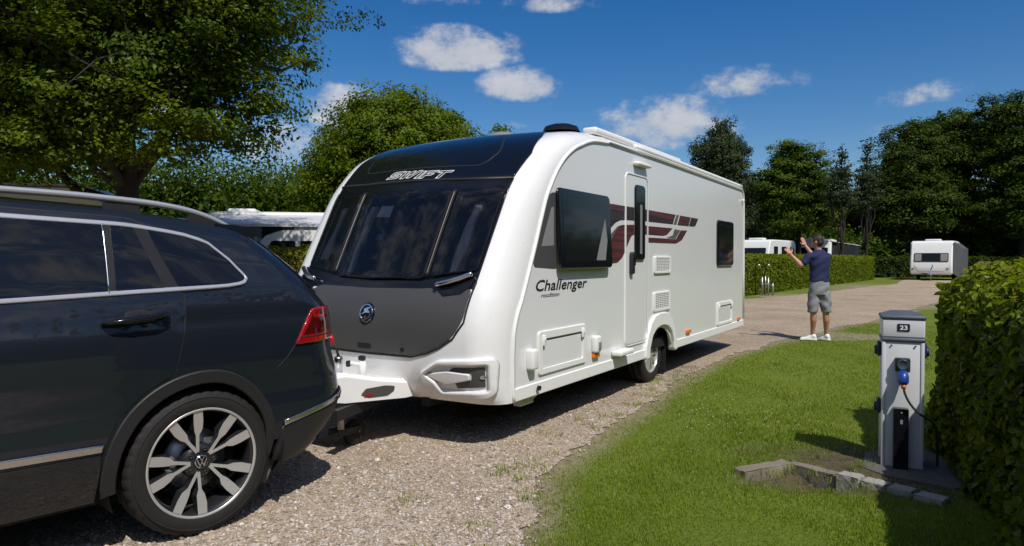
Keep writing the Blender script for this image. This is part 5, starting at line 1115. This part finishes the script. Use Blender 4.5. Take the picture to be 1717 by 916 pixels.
tone = np.clip(rng.normal(.36, .17, n) + .26 * (patch - .5) + .16 * (fine - .5) + .35 * np.exp(-np.maximum(ed, 0) / .25) * rng.random(n), 0, .82); dry = rng.random(n) < .035 + .25 * np.exp(-np.maximum(ed, 0) / .3); tone[dry] = rng.uniform(.8, 1, dry.sum())
h = rng.uniform(.013, .033, n) * (1 + .25 * (fine - .5)) * np.clip(.55 + ed, .55, 1.); w = np.clip(.0016 + dist * .00042, .0022, .009) * rng.uniform(.7, 1.3, n)
V, T, tn = blades(P, h, w, tone); me = mk(V, T, False); face_attr(me, 'tone', tn); tag(add('grass', me, gmat), 'short mown grass of the lawn beside the gravel track', 'grass', kind='stuff')
# stray tufts and clover on the gravel and by the plinth
c = []
for k in range(70):
    y = rng.uniform(2.8, 9); x = np.interp(y, EDGE[:, 1], EDGE[:, 0]) - rng.exponential(.22); m_ = rng.integers(8, 40); c.append(np.c_[rng.normal(x, .035, m_), rng.normal(y, .035, m_)])
for x, y in ((1.6, 4.42), (1.75, 4.52), (1.9, 4.60), (2.05, 4.47), (2.12, 4.38), (2.3, 4.13), (2.2, 4.28), (2.36, 4.62), (2.5, 4.75), (1.98, 4.72), (2.2, 4.85), (1.47, 4.52), (2.62, 4.98), (-.45, 3.3), (-.35, 3.2), (-.6, 4.0), (-.2, 3.6)):
    m_ = rng.integers(20, 60); c.append(np.c_[rng.normal(x, .05, m_), rng.normal(y, .04, m_)])
P = np.concatenate(c); n = len(P); V, T, tn = blades(P, rng.uniform(.02, .065, n), rng.uniform(.003, .006, n), rng.uniform(.2, 1., n)); me = mk(V, T, False); face_attr(me, 'tone', tn); tag(add('weeds', me, gmat), 'stray grass tufts along the gravel edge and the kerb stones', 'weeds', kind='stuff')
n = 60; P = np.c_[rng.normal(1.95, .35, n), rng.normal(6.15, .45, n)]; P = P[lawn_ok(P, None)]; n = len(P); V = np.concatenate([np.c_[P + [a * .005, b * .005], np.full(n, .04)] for a, b in ((-1, -1), (1, -1), (1, 1), (-1, 1))]); tag(add('daisies', mk(V, np.stack([np.arange(n) + k * n for k in range(4)], 1)), M['white2']), 'sprinkle of tiny white daisies in the lawn', 'daisies', kind='stuff')

# ================================================================== LEAVES, TREES, HEDGES
def leaves(C, Nn, size, tone, fold=.25, aspect=.62, r=rng, ovate=False):
    """leaves at points C whose faces look roughly along Nn"""
    n = len(C); Nn = Nn / (np.linalg.norm(Nn, axis=1)[:, None] + 1e-9); t = r.normal(size=(n, 3)); t -= Nn * np.sum(t * Nn, 1)[:, None]; t /= np.linalg.norm(t, axis=1)[:, None] + 1e-9; s = np.cross(Nn, t)
    L = (size * r.uniform(.6, 1.35, n))[:, None]; W = L * aspect * .5; up = Nn * L * fold
    if ovate:
        V = np.stack([C - t * L * .5, C - t * L * .2 + s * W + up * .5, C + t * L * .22 + s * W * .72 + up * .4, C + t * L * .5 - up * .15, C + t * L * .22 - s * W * .72 + up * .4, C - t * L * .2 - s * W + up * .5], 1)
        F = np.array([[0, 1, 2, 3], [0, 3, 4, 5]]); k = 6
    else:
        V = np.stack([C - t * L * .5, C - t * L * .05 + s * W + up * .5, C + t * L * .5, C - t * L * .05 - s * W + up * .5], 1); F = np.array([[0, 1, 2], [0, 2, 3]]); k = 4
    Fa = (F[None] + (np.arange(n) * k)[:, None, None]).reshape(-1, F.shape[1]); return V.reshape(-1, 3), Fa, np.repeat(tone, len(F))
def crown_mesh(lobes, nclump, per, rc, size, top=0., r=rng, shell=.5, flat=.7, up=.55, jit=.55, ctv=.13, wild=.09):
    lobes = [np.array(l, float) for l in lobes]; vol = np.array([l[3] * l[4] * l[5] for l in lobes]); pick = r.choice(len(lobes), nclump, p=vol / vol.sum())
    d = r.normal(size=(nclump, 3)); d /= np.linalg.norm(d, axis=1)[:, None]; rad = r.uniform(shell ** 3, 1, nclump) ** (1 / 3) * (1 + r.normal(0, wild, nclump)); L = np.stack([lobes[i] for i in pick]); C = L[:, :3] + d * rad[:, None] * L[:, 3:6]
    m = np.maximum(3, r.poisson(per, nclump)); idx = np.repeat(np.arange(nclump), m); nl = len(idx); sz = rc * r.uniform(.55, 1.35, nclump)
    off = r.normal(size=(nl, 3)); off /= np.linalg.norm(off, axis=1)[:, None]; off *= (r.random(nl) ** .45 * 1.75 * sz[idx])[:, None] * np.array([1, 1, flat]); P = C[idx] + off
    cn = d * .55 + np.array([0, 0, up]) + r.normal(size=(nclump, 3)) * .3
    Nn = cn[idx] + off / (sz[idx][:, None] * 1.75) * .55 + r.normal(size=(nl, 3)) * jit * .8
    ct = r.normal(0, ctv, nclump); tone = np.clip(.42 + ct[idx] + r.normal(0, .13, nl), 0, 1)
    A = leaves(P, Nn, size, tone, r=r)
    # larger filler leaves deep inside the crown, toned darker as inner shade
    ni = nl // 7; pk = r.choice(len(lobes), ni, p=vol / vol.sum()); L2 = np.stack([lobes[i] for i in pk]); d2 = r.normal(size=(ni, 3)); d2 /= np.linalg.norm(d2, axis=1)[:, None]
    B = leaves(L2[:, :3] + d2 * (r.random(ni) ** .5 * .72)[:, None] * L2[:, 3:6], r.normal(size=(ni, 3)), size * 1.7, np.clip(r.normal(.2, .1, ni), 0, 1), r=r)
    return C, d, (np.concatenate([A[0], B[0]]), np.concatenate([A[1], B[1] + len(A[0])]), np.concatenate([A[2], B[2]]))
def limb(mb, a, b, r0, r1, sag=.12, n=8, k=7):
    a = np.array(a, float); b = np.array(b, float); L = np.linalg.norm(b - a); t = np.linspace(0, 1, k)[:, None]; P = a + (b - a) * t; P[:, 2] += (np.sin(t[:, 0] * np.pi) * L * sag); w = rng.normal(0, L * .025, (k, 3)); w[0] = w[-1] = 0; mb.tube(P + w, np.linspace(r0, r1, k), n=n)
bark = mat('bark', (.028, .022, .017), .95, var=.5, vscale=5, bump=1., bscale=14); barkpale = mat('pale_bark', (.16, .145, .12), .9, var=.4, vscale=7, bump=.8, bscale=18)
def tree(name, label, base, h0, rt, lobes, nclump, per, rc, size, m, bk=bark, group=None, limbs=14, twigs=0, **kw):
    o = thing(name, label, 'tree', (base[0], base[1], 0), 0, group); lob = [(l[0] - base[0], l[1] - base[1], *l[2:]) for l in lobes]
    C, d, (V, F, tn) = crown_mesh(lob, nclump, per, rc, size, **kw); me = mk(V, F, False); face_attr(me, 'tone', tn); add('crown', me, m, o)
    t = MB(); zt = max(l[2] + l[5] * .55 for l in lob); cx_ = np.mean([l[0] for l in lob]) * .5; cy_ = np.mean([l[1] for l in lob]) * .5
    z = np.linspace(0, 1, 12); sp_ = np.c_[cx_ * z ** 1.5 + .06 * np.sin(z * 7) * z, cy_ * z ** 1.5 + .05 * np.cos(z * 6) * z, zt * z]; rad = rt * (1 - .88 * z) ; rad[0] *= 1.35; t.tube(sp_, rad, n=12)
    order = rng.permutation(len(C))
    for i in order[:limbs]:
        zz = np.clip(rng.uniform(h0, C[i][2] * .9) if C[i][2] * .9 > h0 else h0, h0 * .9, zt * .9) / zt; p = [np.interp(zz, z, sp_[:, k]) for k in range(3)]; limb(t, p, C[i], rt * .42 * (1 - zz * .6), .015 + rt * .03)
    for i in order[limbs:limbs + twigs]:
        j = order[rng.integers(0, max(1, limbs))]; limb(t, C[j] * .7 + np.array([0, 0, zt * .15]), C[i], rt * .10, .008, n=5, k=5)
    t.build('trunk', bk, o); return o
oakm = leaf_mat('oak_leaf', (.018, .046, .003), (.21, .28, .014), .42, .42); limem = leaf_mat('lime_leaf', (.045, .085, .003), (.20, .26, .010), .38, .5); darkm = leaf_mat('dark_leaf', (.014, .034, .003), (.095, .145, .010), .36, .5); conm = leaf_mat('conifer_leaf', (.022, .038, .014), (.085, .115, .045), .2, .6); midm = leaf_mat('mid_leaf', (.022, .052, .004), (.14, .20, .012), .36, .45)
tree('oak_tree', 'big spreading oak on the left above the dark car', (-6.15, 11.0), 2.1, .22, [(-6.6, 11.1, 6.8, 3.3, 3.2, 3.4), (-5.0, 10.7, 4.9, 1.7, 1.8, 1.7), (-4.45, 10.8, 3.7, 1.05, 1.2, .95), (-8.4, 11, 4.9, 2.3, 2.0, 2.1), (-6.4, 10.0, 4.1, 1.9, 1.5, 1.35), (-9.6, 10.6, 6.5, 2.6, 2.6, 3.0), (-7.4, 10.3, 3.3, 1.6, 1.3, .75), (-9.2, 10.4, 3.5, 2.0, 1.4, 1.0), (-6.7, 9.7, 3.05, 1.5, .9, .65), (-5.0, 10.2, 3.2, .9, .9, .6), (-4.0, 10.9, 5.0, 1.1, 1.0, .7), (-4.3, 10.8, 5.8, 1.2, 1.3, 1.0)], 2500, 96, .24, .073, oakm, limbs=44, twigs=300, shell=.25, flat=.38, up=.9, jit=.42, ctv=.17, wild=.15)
tree('round_tree', 'bright green round-headed tree rising behind the white caravan', (-4.1, 24.5), 2.5, .22, [(-4.1, 24.5, 4.45, 3.05, 2.9, 2.85), (-4.1, 24.5, 5.1, 2.3, 2.3, 2.15), (-6.2, 24.3, 3.6, 1.35, 1.4, 1.9), (-2.6, 24.4, 4.2, 1.9, 2., 2.3), (-4.3, 24, 2.9, 2.6, 2.2, 1.7)], 1500, 100, .26, .115, limem, limbs=20, shell=.78, flat=.75, up=.45, jit=.4, ctv=.15, wild=.045)
tree('young_tree', 'loose young tree showing between the round tree and the caravan roof', (-1.3, 27), 2.5, .09, [(-1.6, 27, 5.4, 1.2, 1., 1.1), (-.6, 27, 5.9, .8, .8, .8), (-.3, 27, 5.2, .7, .7, .8)], 150, 22, .2, .13, limem, limbs=60)
tree('conifer_tree', 'grey-green conical conifer behind the rear of the white caravan', (14.6, 48), 2.2, .25, [(14.6, 48, 10.0, 1.0, .9, 1.2), (14.6, 48, 8.4, 2.1, 1.9, 1.8), (14.5, 48, 6.2, 2.8, 2.5, 2.0), (14.4, 48, 3.9, 3.1, 2.7, 1.8), (14.2, 48, 2., 2.9, 2.7, 1.2)], 1150, 72, .27, .15, conm, limbs=10, shell=.6, flat=.9, ctv=.16)
tree('broadleaf_tree', 'mid green bushy tree right of the conifer with its dark trunk behind the hedge', (19.5, 46.5), 3.2, .22, [(19.5, 46.5, 6.6, 2.4, 2.2, 2.5), (18.0, 46.5, 6.0, 1.6, 1.6, 1.9), (20.9, 46.4, 5.4, 1.5, 1.6, 1.7), (19.2, 46.4, 4.6, 2.3, 2., 1.4), (19.0, 46.4, 8.4, 1.2, 1.2, 1.2)], 480, 90, .40, .17, midm, limbs=26, shell=.45, flat=.45, up=.8, jit=.42, ctv=.17, wild=.15)
tree('slender_tree', 'thin straight-stemmed tree in front of the dark awning', (20.35, 42.2), 1.2, .12, [(20.35, 42.2, 7.9, .35, .35, 1.1), (20.35, 42.2, 6.5, .8, .75, 1.1), (20.2, 42.2, 5.2, 1.1, 1., .9)], 150, 22, .2, .14, conm, bk=bark, limbs=16, shell=.2, flat=.4)
tree('slender_tree', 'thin pale-stemmed tree just right of the one before the awning', (25.0, 48.2), 1.2, .12, [(25.0, 48.2, 8.9, .4, .4, 1.2), (25.0, 48.2, 7.2, .95, .85, 1.3), (25.1, 48.2, 5.7, 1.1, 1., 1.2)], 160, 22, .2, .14, conm, bk=bark, limbs=16, shell=.2, flat=.4)
def spires(x, y, ztop, w, n, seed):
    r = np.random.default_rng(seed); return [(x + r.uniform(-w, w), y + r.uniform(-.6, .6), ztop - abs(r.normal(0, .8)), r.uniform(.5, .9), .6, r.uniform(1.1, 1.9)) for _ in range(n)]
tree('tall_tree', 'dark tall tree left of the far caravan', (31.8, 55), 3.5, .3, [(31.8, 55, 8.6, 2.6, 2.6, 3.2), (33.2, 55, 10.2, 1.8, 1.8, 2.0), (30.6, 55, 6.0, 2.4, 2.4, 2.2), (32.5, 54.5, 5.5, 2.8, 2.4, 2.0)] + spires(32.2, 55, 11.4, 2., 6, 1), 600, 100, .50, .20, darkm, limbs=20, shell=.5, flat=.45, up=.8, jit=.42, ctv=.17, wild=.15)
tree('tall_tree', 'dark tall tree directly behind the far caravan', (35.6, 56), 3.5, .3, [(35.6, 56, 9.6, 2.8, 2.8, 3.4), (36.8, 56, 11.4, 1.8, 1.8, 2.0), (34.4, 56, 7.2, 2.6, 2.4, 2.6), (35.6, 55.5, 5.6, 3.0, 2.6, 2.0)] + spires(35.8, 56, 12.6, 2.3, 7, 2), 640, 100, .50, .20, darkm, limbs=20, shell=.5, flat=.45, up=.8, jit=.42, ctv=.17, wild=.15)
tree('tall_tree', 'broadest dark tree at the right edge above the near hedge', (39.6, 53), 3., .38, [(39.6, 53, 9.5, 4.0, 3.6, 4.0), (38.0, 53, 11.6, 2.0, 2.0, 2.2), (42.5, 53, 9.6, 3.4, 3.2, 4.5), (38.6, 52, 5.4, 3.4, 2.6, 2.4), (43., 52, 5, 3.4, 2.6, 2.4)] + spires(39.6, 53, 13.2, 3., 9, 3), 1000, 100, .52, .20, darkm, limbs=24, shell=.5, flat=.45, up=.8, jit=.42, ctv=.17, wild=.15)
SPIRES = 1
def ribbon(name, label, P, hgt, dep, nclump, per, rc, size, m, seed):
    r = np.random.default_rng(seed); P = np.array(P, float); L = np.r_[0, np.cumsum(np.linalg.norm(np.diff(P, axis=0), axis=1))]; s = r.uniform(0, L[-1], nclump); x = np.interp(s, L, P[:, 0]); y = np.interp(s, L, P[:, 1])
    k = np.linspace(0, L[-1], 40); prof_ = np.interp(s, k, hgt * (.72 + .28 * r.random(40))); z = prof_ * r.random(nclump) ** .8; C = np.c_[x + r.normal(0, dep, nclump), y + r.normal(0, dep, nclump), z]
    idx = np.repeat(np.arange(nclump), per); n = len(idx); Q = C[idx] + r.normal(size=(n, 3)) * rc * np.array([1, 1, .7]); Q[:, 2] = np.abs(Q[:, 2]); tone = np.clip(.4 + r.normal(0, .15, nclump)[idx] + r.normal(0, .15, n), 0, 1); big_ = r.random(n) < .2
    Nn = r.normal(size=(n, 3)) * .6 + np.array([0, -.3, .5]); Q[big_, 2] *= .8; V, F, tn = leaves(Q, Nn, np.where(big_, size * 2.6, size), np.where(big_, tone * .5, tone), r=r); me = mk(V, F, False); face_attr(me, 'tone', tn); return tag(add(name, me, m), label, 'woodland', kind='stuff')
ribbon('woodland', 'dark woodland closing the view behind the right-hand caravans', [(10, 62), (30, 63), (48, 60), (62, 50), (75, 30)], 8.5, 1.6, 2600, 22, .7, .48, darkm, 11)
ribbon('woodland', 'low shrubs under the trees behind the clipped hedge', [(9, 52), (20, 51), (30, 56.5), (42, 57), (50, 50)], 4.0, 1.2, 2200, 32, .45, .22, midm, 12)
ribbon('woodland', 'mixed green tree belt behind the car and the oak', [(-40, 26), (-24, 33), (-12, 35), (-2, 34), (6, 44)], 7.0, 1.3, 5200, 40, .42, .17, midm, 13)
ribbon('woodland', 'shrubby tree belt on the far left', [(-40, 26), (-36, 8), (-30, -8)], 7., 1.4, 700, 14, .7, .6, midm, 15)
ribbon('woodland', 'unseen trees added right of the near hedge for reflections', [(11, -10), (16, 0), (20, 9), (27, 18)], 9., 1.5, 2400, 26, .6, .32, darkm, 16)  # out of view, added so the side window mirrors dark trees
ribbon('woodland', 'unseen woodland added behind the viewer for reflections', [(-30, -8), (-14, -17), (4, -20), (22, -16), (40, -4), (70, 28)], 7.5, 1.5, 3000, 24, .7, .38, darkm, 14)  # out of view, added for car and glass to reflect
def hedge(name, label, path, W, H, n, size, m, amp=.05, top_tone=.25, face=None, ovate=False, seed=21, base_tone=.38, rnd=.25, thick=.09, taper=0.):
    """clipped hedge along a path; leaves cover a rough solid core coloured as inner shade"""
    r = np.random.default_rng(seed); path = np.array(path, float); o = thing(name, label, 'hedge', (path[0][0], path[0][1], 0)); p = path - path[0]
    L = np.r_[0, np.cumsum(np.linalg.norm(np.diff(p, axis=0), axis=1))]; tdir = np.gradient(p, axis=0) if len(p) > 2 else np.repeat(np.diff(p, axis=0), 2, 0); tdir /= np.linalg.norm(tdir, axis=1)[:, None]
    # cross-section as a rounded rectangle
    Pc = []; rr_ = rnd
    Pc += [(-W / 2, 0.02), (-W / 2, H - rr_)] + [(-W / 2 + rr_ * (1 - math.cos(a)), H - rr_ + rr_ * math.sin(a)) for a in np.linspace(.2, 1.5, 6)] + [(W / 2 - rr_ * (1 - math.cos(a)), H - rr_ + rr_ * math.sin(a)) for a in np.linspace(1.5, .2, 6)] + [(W / 2, H - rr_), (W / 2, .02)]
    Pc = np.array(Pc); Lc = np.r_[0, np.cumsum(np.linalg.norm(np.diff(Pc, axis=0), axis=1))]
    lump = lambda s, c: (np.sin(s * 2.1 + 1.3 * np.sin(c * 3)) + np.sin(s * 5.3 + c * 4.1) * .6 + np.sin(s * 11 - c * 9) * .35) * amp
    def pos(s, c, off):
        q = np.stack([np.interp(c, Lc, Pc[:, 0]), np.interp(c, Lc, Pc[:, 1])], -1); e_ = .02; q2 = np.stack([np.interp(c + e_, Lc, Pc[:, 0]) - np.interp(c - e_, Lc, Pc[:, 0]), np.interp(c + e_, Lc, Pc[:, 1]) - np.interp(c - e_, Lc, Pc[:, 1])], -1); nn = np.stack([-q2[:, 1], q2[:, 0]], -1); nn /= np.linalg.norm(nn, axis=1)[:, None] + 1e-9
        off = off + lump(s, c); q = q + nn * off[:, None]; q[:, 0] *= 1 - taper * np.clip(q[:, 1] / H, 0, 1); bx = np.interp(s, L, p[:, 0]); by = np.interp(s, L, p[:, 1]); tx = np.interp(s, L, tdir[:, 0]); ty = np.interp(s, L, tdir[:, 1]); sx_, sy_ = ty, -tx
        # round the two ends
        endf = np.minimum(s, L[-1] - s); k = np.sqrt(np.clip(1 - np.clip(1 - endf / (rnd * 1.4), 0, 1) ** 2, .02, 1)); q0 = q[:, 0] * (.35 + .65 * k)
        P3 = np.stack([bx + sx_ * q0, by + sy_ * q0, np.maximum(q[:, 1] * (.8 + .2 * k), .01)], -1); n3 = np.stack([sx_ * nn[:, 0], sy_ * nn[:, 0], nn[:, 1]], -1); return P3, n3
    s = r.uniform(0, L[-1], n); c = r.uniform(0, Lc[-1], n); depth = -np.abs(r.normal(0, thick, n)) + thick * .4; P3, n3 = pos(s, c, depth)
    ne = n // 8   # end faces
    for se, dr_ in ((0., -1), (L[-1], 1)):
        tx, ty = np.interp(se, L, tdir[:, 0]) * dr_, np.interp(se, L, tdir[:, 1]) * dr_; bx, by = np.interp(se, L, p[:, 0]), np.interp(se, L, p[:, 1]); a = r.uniform(-W / 2, W / 2, ne) * .9; z = r.uniform(.0, H * .92, ne); dd = r.normal(-.04, .07, ne) - .25 * (a / (W / 2)) ** 2
        P3 = np.concatenate([P3, np.c_[bx + tx * dd - ty * dr_ * a, by + ty * dd + tx * dr_ * a, z]]); n3 = np.concatenate([n3, np.tile([tx, ty, .2], (ne, 1))]); depth = np.concatenate([depth, dd]); s = np.concatenate([s, np.full(ne, se)])
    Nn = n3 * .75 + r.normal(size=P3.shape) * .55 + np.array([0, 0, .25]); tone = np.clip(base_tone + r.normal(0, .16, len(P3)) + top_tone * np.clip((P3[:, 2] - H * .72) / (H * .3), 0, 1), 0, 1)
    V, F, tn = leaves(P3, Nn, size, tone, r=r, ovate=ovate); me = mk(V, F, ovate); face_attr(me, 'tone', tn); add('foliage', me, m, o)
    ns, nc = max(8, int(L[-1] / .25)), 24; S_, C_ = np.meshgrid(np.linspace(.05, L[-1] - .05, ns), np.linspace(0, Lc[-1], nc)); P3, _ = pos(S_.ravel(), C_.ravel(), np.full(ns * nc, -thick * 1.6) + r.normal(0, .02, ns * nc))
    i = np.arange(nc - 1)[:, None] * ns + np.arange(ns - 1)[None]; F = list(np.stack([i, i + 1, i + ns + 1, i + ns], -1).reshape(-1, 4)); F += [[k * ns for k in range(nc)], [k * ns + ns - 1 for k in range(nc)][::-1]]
    add('shaded_core', mk(P3, [list(map(int, f)) for f in F]), corem, o); return o
corem = mat('core_shade', (.018, .016, .010), .95, var=.6, vscale=14, bump=1., bscale=30)  # near-black core colour paints the shade inside the hedge
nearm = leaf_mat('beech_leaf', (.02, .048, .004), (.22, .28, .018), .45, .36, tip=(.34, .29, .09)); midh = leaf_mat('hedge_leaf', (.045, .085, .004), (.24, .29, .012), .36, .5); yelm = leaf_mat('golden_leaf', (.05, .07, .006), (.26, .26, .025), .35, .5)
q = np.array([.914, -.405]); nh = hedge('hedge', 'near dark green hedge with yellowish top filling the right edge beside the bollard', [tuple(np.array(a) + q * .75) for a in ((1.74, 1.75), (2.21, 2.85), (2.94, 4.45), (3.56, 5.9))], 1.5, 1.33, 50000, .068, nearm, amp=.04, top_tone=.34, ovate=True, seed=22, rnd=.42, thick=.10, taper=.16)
stemm = mat('green_stem', (.09, .10, .03), .7); sv = []; sn = []
for k in range(8):
    yb = rng.uniform(3.2, 5.6) if k > 2 else rng.uniform(5.35, 5.6); base = np.array([np.interp(yb, [1.75, 2.85, 4.45, 5.9], [1.74, 2.21, 2.94, 3.56]) + rng.uniform(.30, .75), yb, 1.18 if k > 2 else 1.08])
    t = MB(); hgt_ = rng.uniform(.10, .26); tip_ = base + np.array([rng.normal(-.06, .05), rng.normal(0, .05), hgt_]); b0 = base - np.array(nh.location); t0 = tip_ - np.array(nh.location); t.tube([b0, (b0 + t0) / 2 + rng.normal(0, .01, 3), t0], [.004, .003, .0015], n=5); t.build('shoot', stemm, nh)
    for u in np.linspace(.3, 1, 7): sv.append(b0 + (t0 - b0) * u + rng.normal(0, .018, 3)); sn.append(rng.normal(size=3) + np.array([0, 0, .8]))
V, F, tn = leaves(np.array(sv), np.array(sn), .046, rng.uniform(.55, 1, len(sv)), ovate=True); me = mk(V, F, True); face_attr(me, 'tone', tn); add('shoot_leaves', me, nearm, nh)
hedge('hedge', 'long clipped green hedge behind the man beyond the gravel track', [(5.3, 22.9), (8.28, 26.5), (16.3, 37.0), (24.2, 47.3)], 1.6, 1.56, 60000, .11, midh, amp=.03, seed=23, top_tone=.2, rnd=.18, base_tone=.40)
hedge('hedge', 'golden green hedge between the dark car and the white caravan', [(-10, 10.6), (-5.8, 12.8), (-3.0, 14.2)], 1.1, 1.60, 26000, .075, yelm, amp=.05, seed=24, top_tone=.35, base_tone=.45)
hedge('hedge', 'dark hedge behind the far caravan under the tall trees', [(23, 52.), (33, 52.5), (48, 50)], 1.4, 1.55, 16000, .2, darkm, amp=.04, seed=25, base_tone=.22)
SKY_SAT, SKY_VAL, CLD, EXPO = 1.42, 1.02, 7.6, -.1
# ================================================================== SKY, SUN, CAMERA
SUN_AZ = Vector((.40, -.917, 0)).normalized(); SUN_EL = R(54)
sd = Vector((SUN_AZ.x * math.cos(SUN_EL), SUN_AZ.y * math.cos(SUN_EL), math.sin(SUN_EL)))
ld = bpy.data.lights.new('sun', 'SUN'); ld.energy = 4.4; ld.angle = R(.5); ld.color = (1, .955, .89)
so = bpy.data.objects.new('sun', ld); COL.objects.link(so); so.rotation_euler = sd.to_track_quat('Z', 'Y').to_euler(); so.location = (10, -20, 30)
wd = bpy.data.worlds.new('World'); SC.world = wd; wd.use_nodes = True; nt = wd.node_tree; N = nt.nodes; Lk = nt.links
bg = N['Background']; bg.inputs['Strength'].default_value = .10
sk = N.new('ShaderNodeTexSky'); sk.sky_type = 'NISHITA'; sk.sun_disc = False; sk.sun_elevation = SUN_EL; sk.sun_rotation = math.atan2(SUN_AZ.x, SUN_AZ.y)
sk.air_density = 1.0; sk.dust_density = .7; sk.ozone_density = 3.
def mth(op, a, b=None, c=None, clamp=False):
    n = N.new('ShaderNodeMath'); n.operation = op; n.use_clamp = clamp
    for i, x in enumerate((a, b, c)):
        if x is None: continue
        if isinstance(x, (int, float)): n.inputs[i].default_value = x
        else: Lk.new(x, n.inputs[i])
    return n.outputs[0]
def dot(v, w):
    n = N.new('ShaderNodeVectorMath'); n.operation = 'DOT_PRODUCT'; Lk.new(v, n.inputs[0]); n.inputs[1].default_value = w; return n.outputs['Value']
tc = N.new('ShaderNodeTexCoord'); D = tc.outputs['Generated']
hs = N.new('ShaderNodeHueSaturation'); hs.inputs['Saturation'].default_value = SKY_SAT; hs.inputs['Value'].default_value = SKY_VAL; hs.inputs['Hue'].default_value = .507
Lk.new(sk.outputs[0], hs.inputs['Color'])
def raydir(px, py):
    a = (px - 858.5) / 1145; b = -(py - 458) / 1145; p = math.atan(24 / 1145)
    return Vector((a, math.cos(p) + b * math.sin(p), -math.sin(p) + b * math.cos(p))).normalized()
# clouds: (direction, half width, half height, strength)
CL = [((765, 88), 92, 36, 1.), ((876, 146), 68, 30, .9), ((1255, 142), 74, 25, .85), ((1115, 215), 108, 44, 1.), ((1545, 160), 70, 20, .45), ((930, 8), 70, 16, .8), ((740, 3), 60, 10, .5),
      ((575, 195), 62, 44, .75), ((490, 250), 90, 40, .6), ((870, 213), 30, 10, .5), ((1485, 224), 40, 14, .3), ((850, 20), 26, 12, .3), ((330, 190), 80, 60, .6), ((-260, 120), 200, 60, .8), ((2050, 130), 160, 40, .7)]
nz = N.new('ShaderNodeTexNoise'); nz.inputs['Scale'].default_value = 15; nz.inputs['Detail'].default_value = 9; nz.inputs['Roughness'].default_value = .62
mpn = N.new('ShaderNodeMapping'); mpn.inputs['Scale'].default_value = (1, 1, 1.7); Lk.new(D, mpn.inputs[0]); Lk.new(mpn.outputs[0], nz.inputs['Vector'])
nz2 = N.new('ShaderNodeTexNoise'); nz2.inputs['Scale'].default_value = 46; nz2.inputs['Detail'].default_value = 7; nz2.inputs['Roughness'].default_value = .6; Lk.new(D, nz2.inputs['Vector'])
dens = None; shade = None
for (px, py), wx, wy, st in CL:
    fdir = raydir(px, py); rt = Vector((fdir.y, -fdir.x, 0)).normalized(); up_ = rt.cross(fdir)
    a = dot(D, rt); b = dot(D, up_); k = mth('GREATER_THAN', dot(D, fdir), 0.)
    a2 = mth('POWER', mth('MULTIPLY', a, 1145 / wx), 2.); bb = mth('MULTIPLY', b, 1145 / wy)
    # flatter underside
    b2 = mth('POWER', mth('ABSOLUTE', mth('ADD', bb, mth('MULTIPLY', mth('MINIMUM', bb, 0.), .5))), 2.)
    m_ = mth('MULTIPLY', mth('SUBTRACT', 1., mth('ADD', a2, b2)), k); m_ = mth('MULTIPLY', mth('MAXIMUM', m_, -1.), 1.)
    m_ = mth('MULTIPLY', mth('ADD', m_, 1.), st * .5)   # 0..st
    sh = mth('MULTIPLY', bb, mth('GREATER_THAN', m_, .02))
    dens = m_ if dens is None else mth('MAXIMUM', dens, m_); shade = sh if shade is None else mth('ADD', shade, sh)
# fair-weather clouds over the rest of the sky, behind the viewer
back = mth('MULTIPLY', mth('GREATER_THAN', mth('MULTIPLY', dot(D, (0, 1, 0)), -1.), .05), .42)
nz3 = N.new('ShaderNodeTexNoise'); nz3.inputs['Scale'].default_value = 2.6; nz3.inputs['Detail'].default_value = 6
Lk.new(D, nz3.inputs['Vector'])
bk = mth('MULTIPLY', back, mth('MULTIPLY', mth('SUBTRACT', nz3.outputs['Fac'], .35), 4.)); dens = mth('MAXIMUM', dens, bk)
edge = mth('ADD', mth('MULTIPLY', mth('SUBTRACT', nz.outputs['Fac'], .5), 2.5), mth('MULTIPLY', mth('SUBTRACT', nz2.outputs['Fac'], .5), .8))
d_ = mth('ADD', dens, mth('MULTIPLY', edge, mth('MINIMUM', mth('MULTIPLY', dens, 3.), 1.)))
mr = N.new('ShaderNodeMapRange'); mr.interpolation_type = 'SMOOTHERSTEP'; mr.inputs[1].default_value = .14; mr.inputs[2].default_value = 1.15; Lk.new(d_, mr.inputs[0])
cloudfac = mth('MULTIPLY', mr.outputs[0], .86)
lum = mth('ADD', mth('MULTIPLY', shade, .13), mth('ADD', mth('MULTIPLY', nz.outputs['Fac'], .9), .12), clamp=True)
cc = N.new('ShaderNodeMix'); cc.data_type = 'RGBA'; cc.inputs[6].default_value = (CLD * .50, CLD * .56, CLD * .66, 1); cc.inputs[7].default_value = (CLD * 1.0, CLD * 1.0, CLD * 1.02, 1); Lk.new(lum, cc.inputs[0])
mx = N.new('ShaderNodeMix'); mx.data_type = 'RGBA'; Lk.new(cloudfac, mx.inputs[0]); Lk.new(hs.outputs[0], mx.inputs[6]); Lk.new(cc.outputs[2], mx.inputs[7])
Lk.new(mx.outputs[2], bg.inputs['Color'])
cd = bpy.data.cameras.new('camera'); cam = bpy.data.objects.new('camera', cd); COL.objects.link(cam); SC.camera = cam
cam.location = (0, 0, 1.43); cam.rotation_euler = (R(90) - math.atan(24 / 1145), 0, 0)
cd.sensor_width = 36; cd.lens = 1145 / 1717 * 36; cd.clip_start = .05; cd.clip_end = 2000
vs = SC.view_settings; vs.view_transform = 'Standard'; vs.look = 'None'; vs.exposure = EXPO; vs.gamma = 1; vs.use_curve_mapping = False
SC.render.engine = 'CYCLES'; SC.cycles.max_bounces = 8; SC.cycles.diffuse_bounces = 3; SC.cycles.transparent_max_bounces = 8; SC.cycles.use_denoising = True
SC.cycles.caustics_reflective = False; SC.cycles.caustics_refractive = False
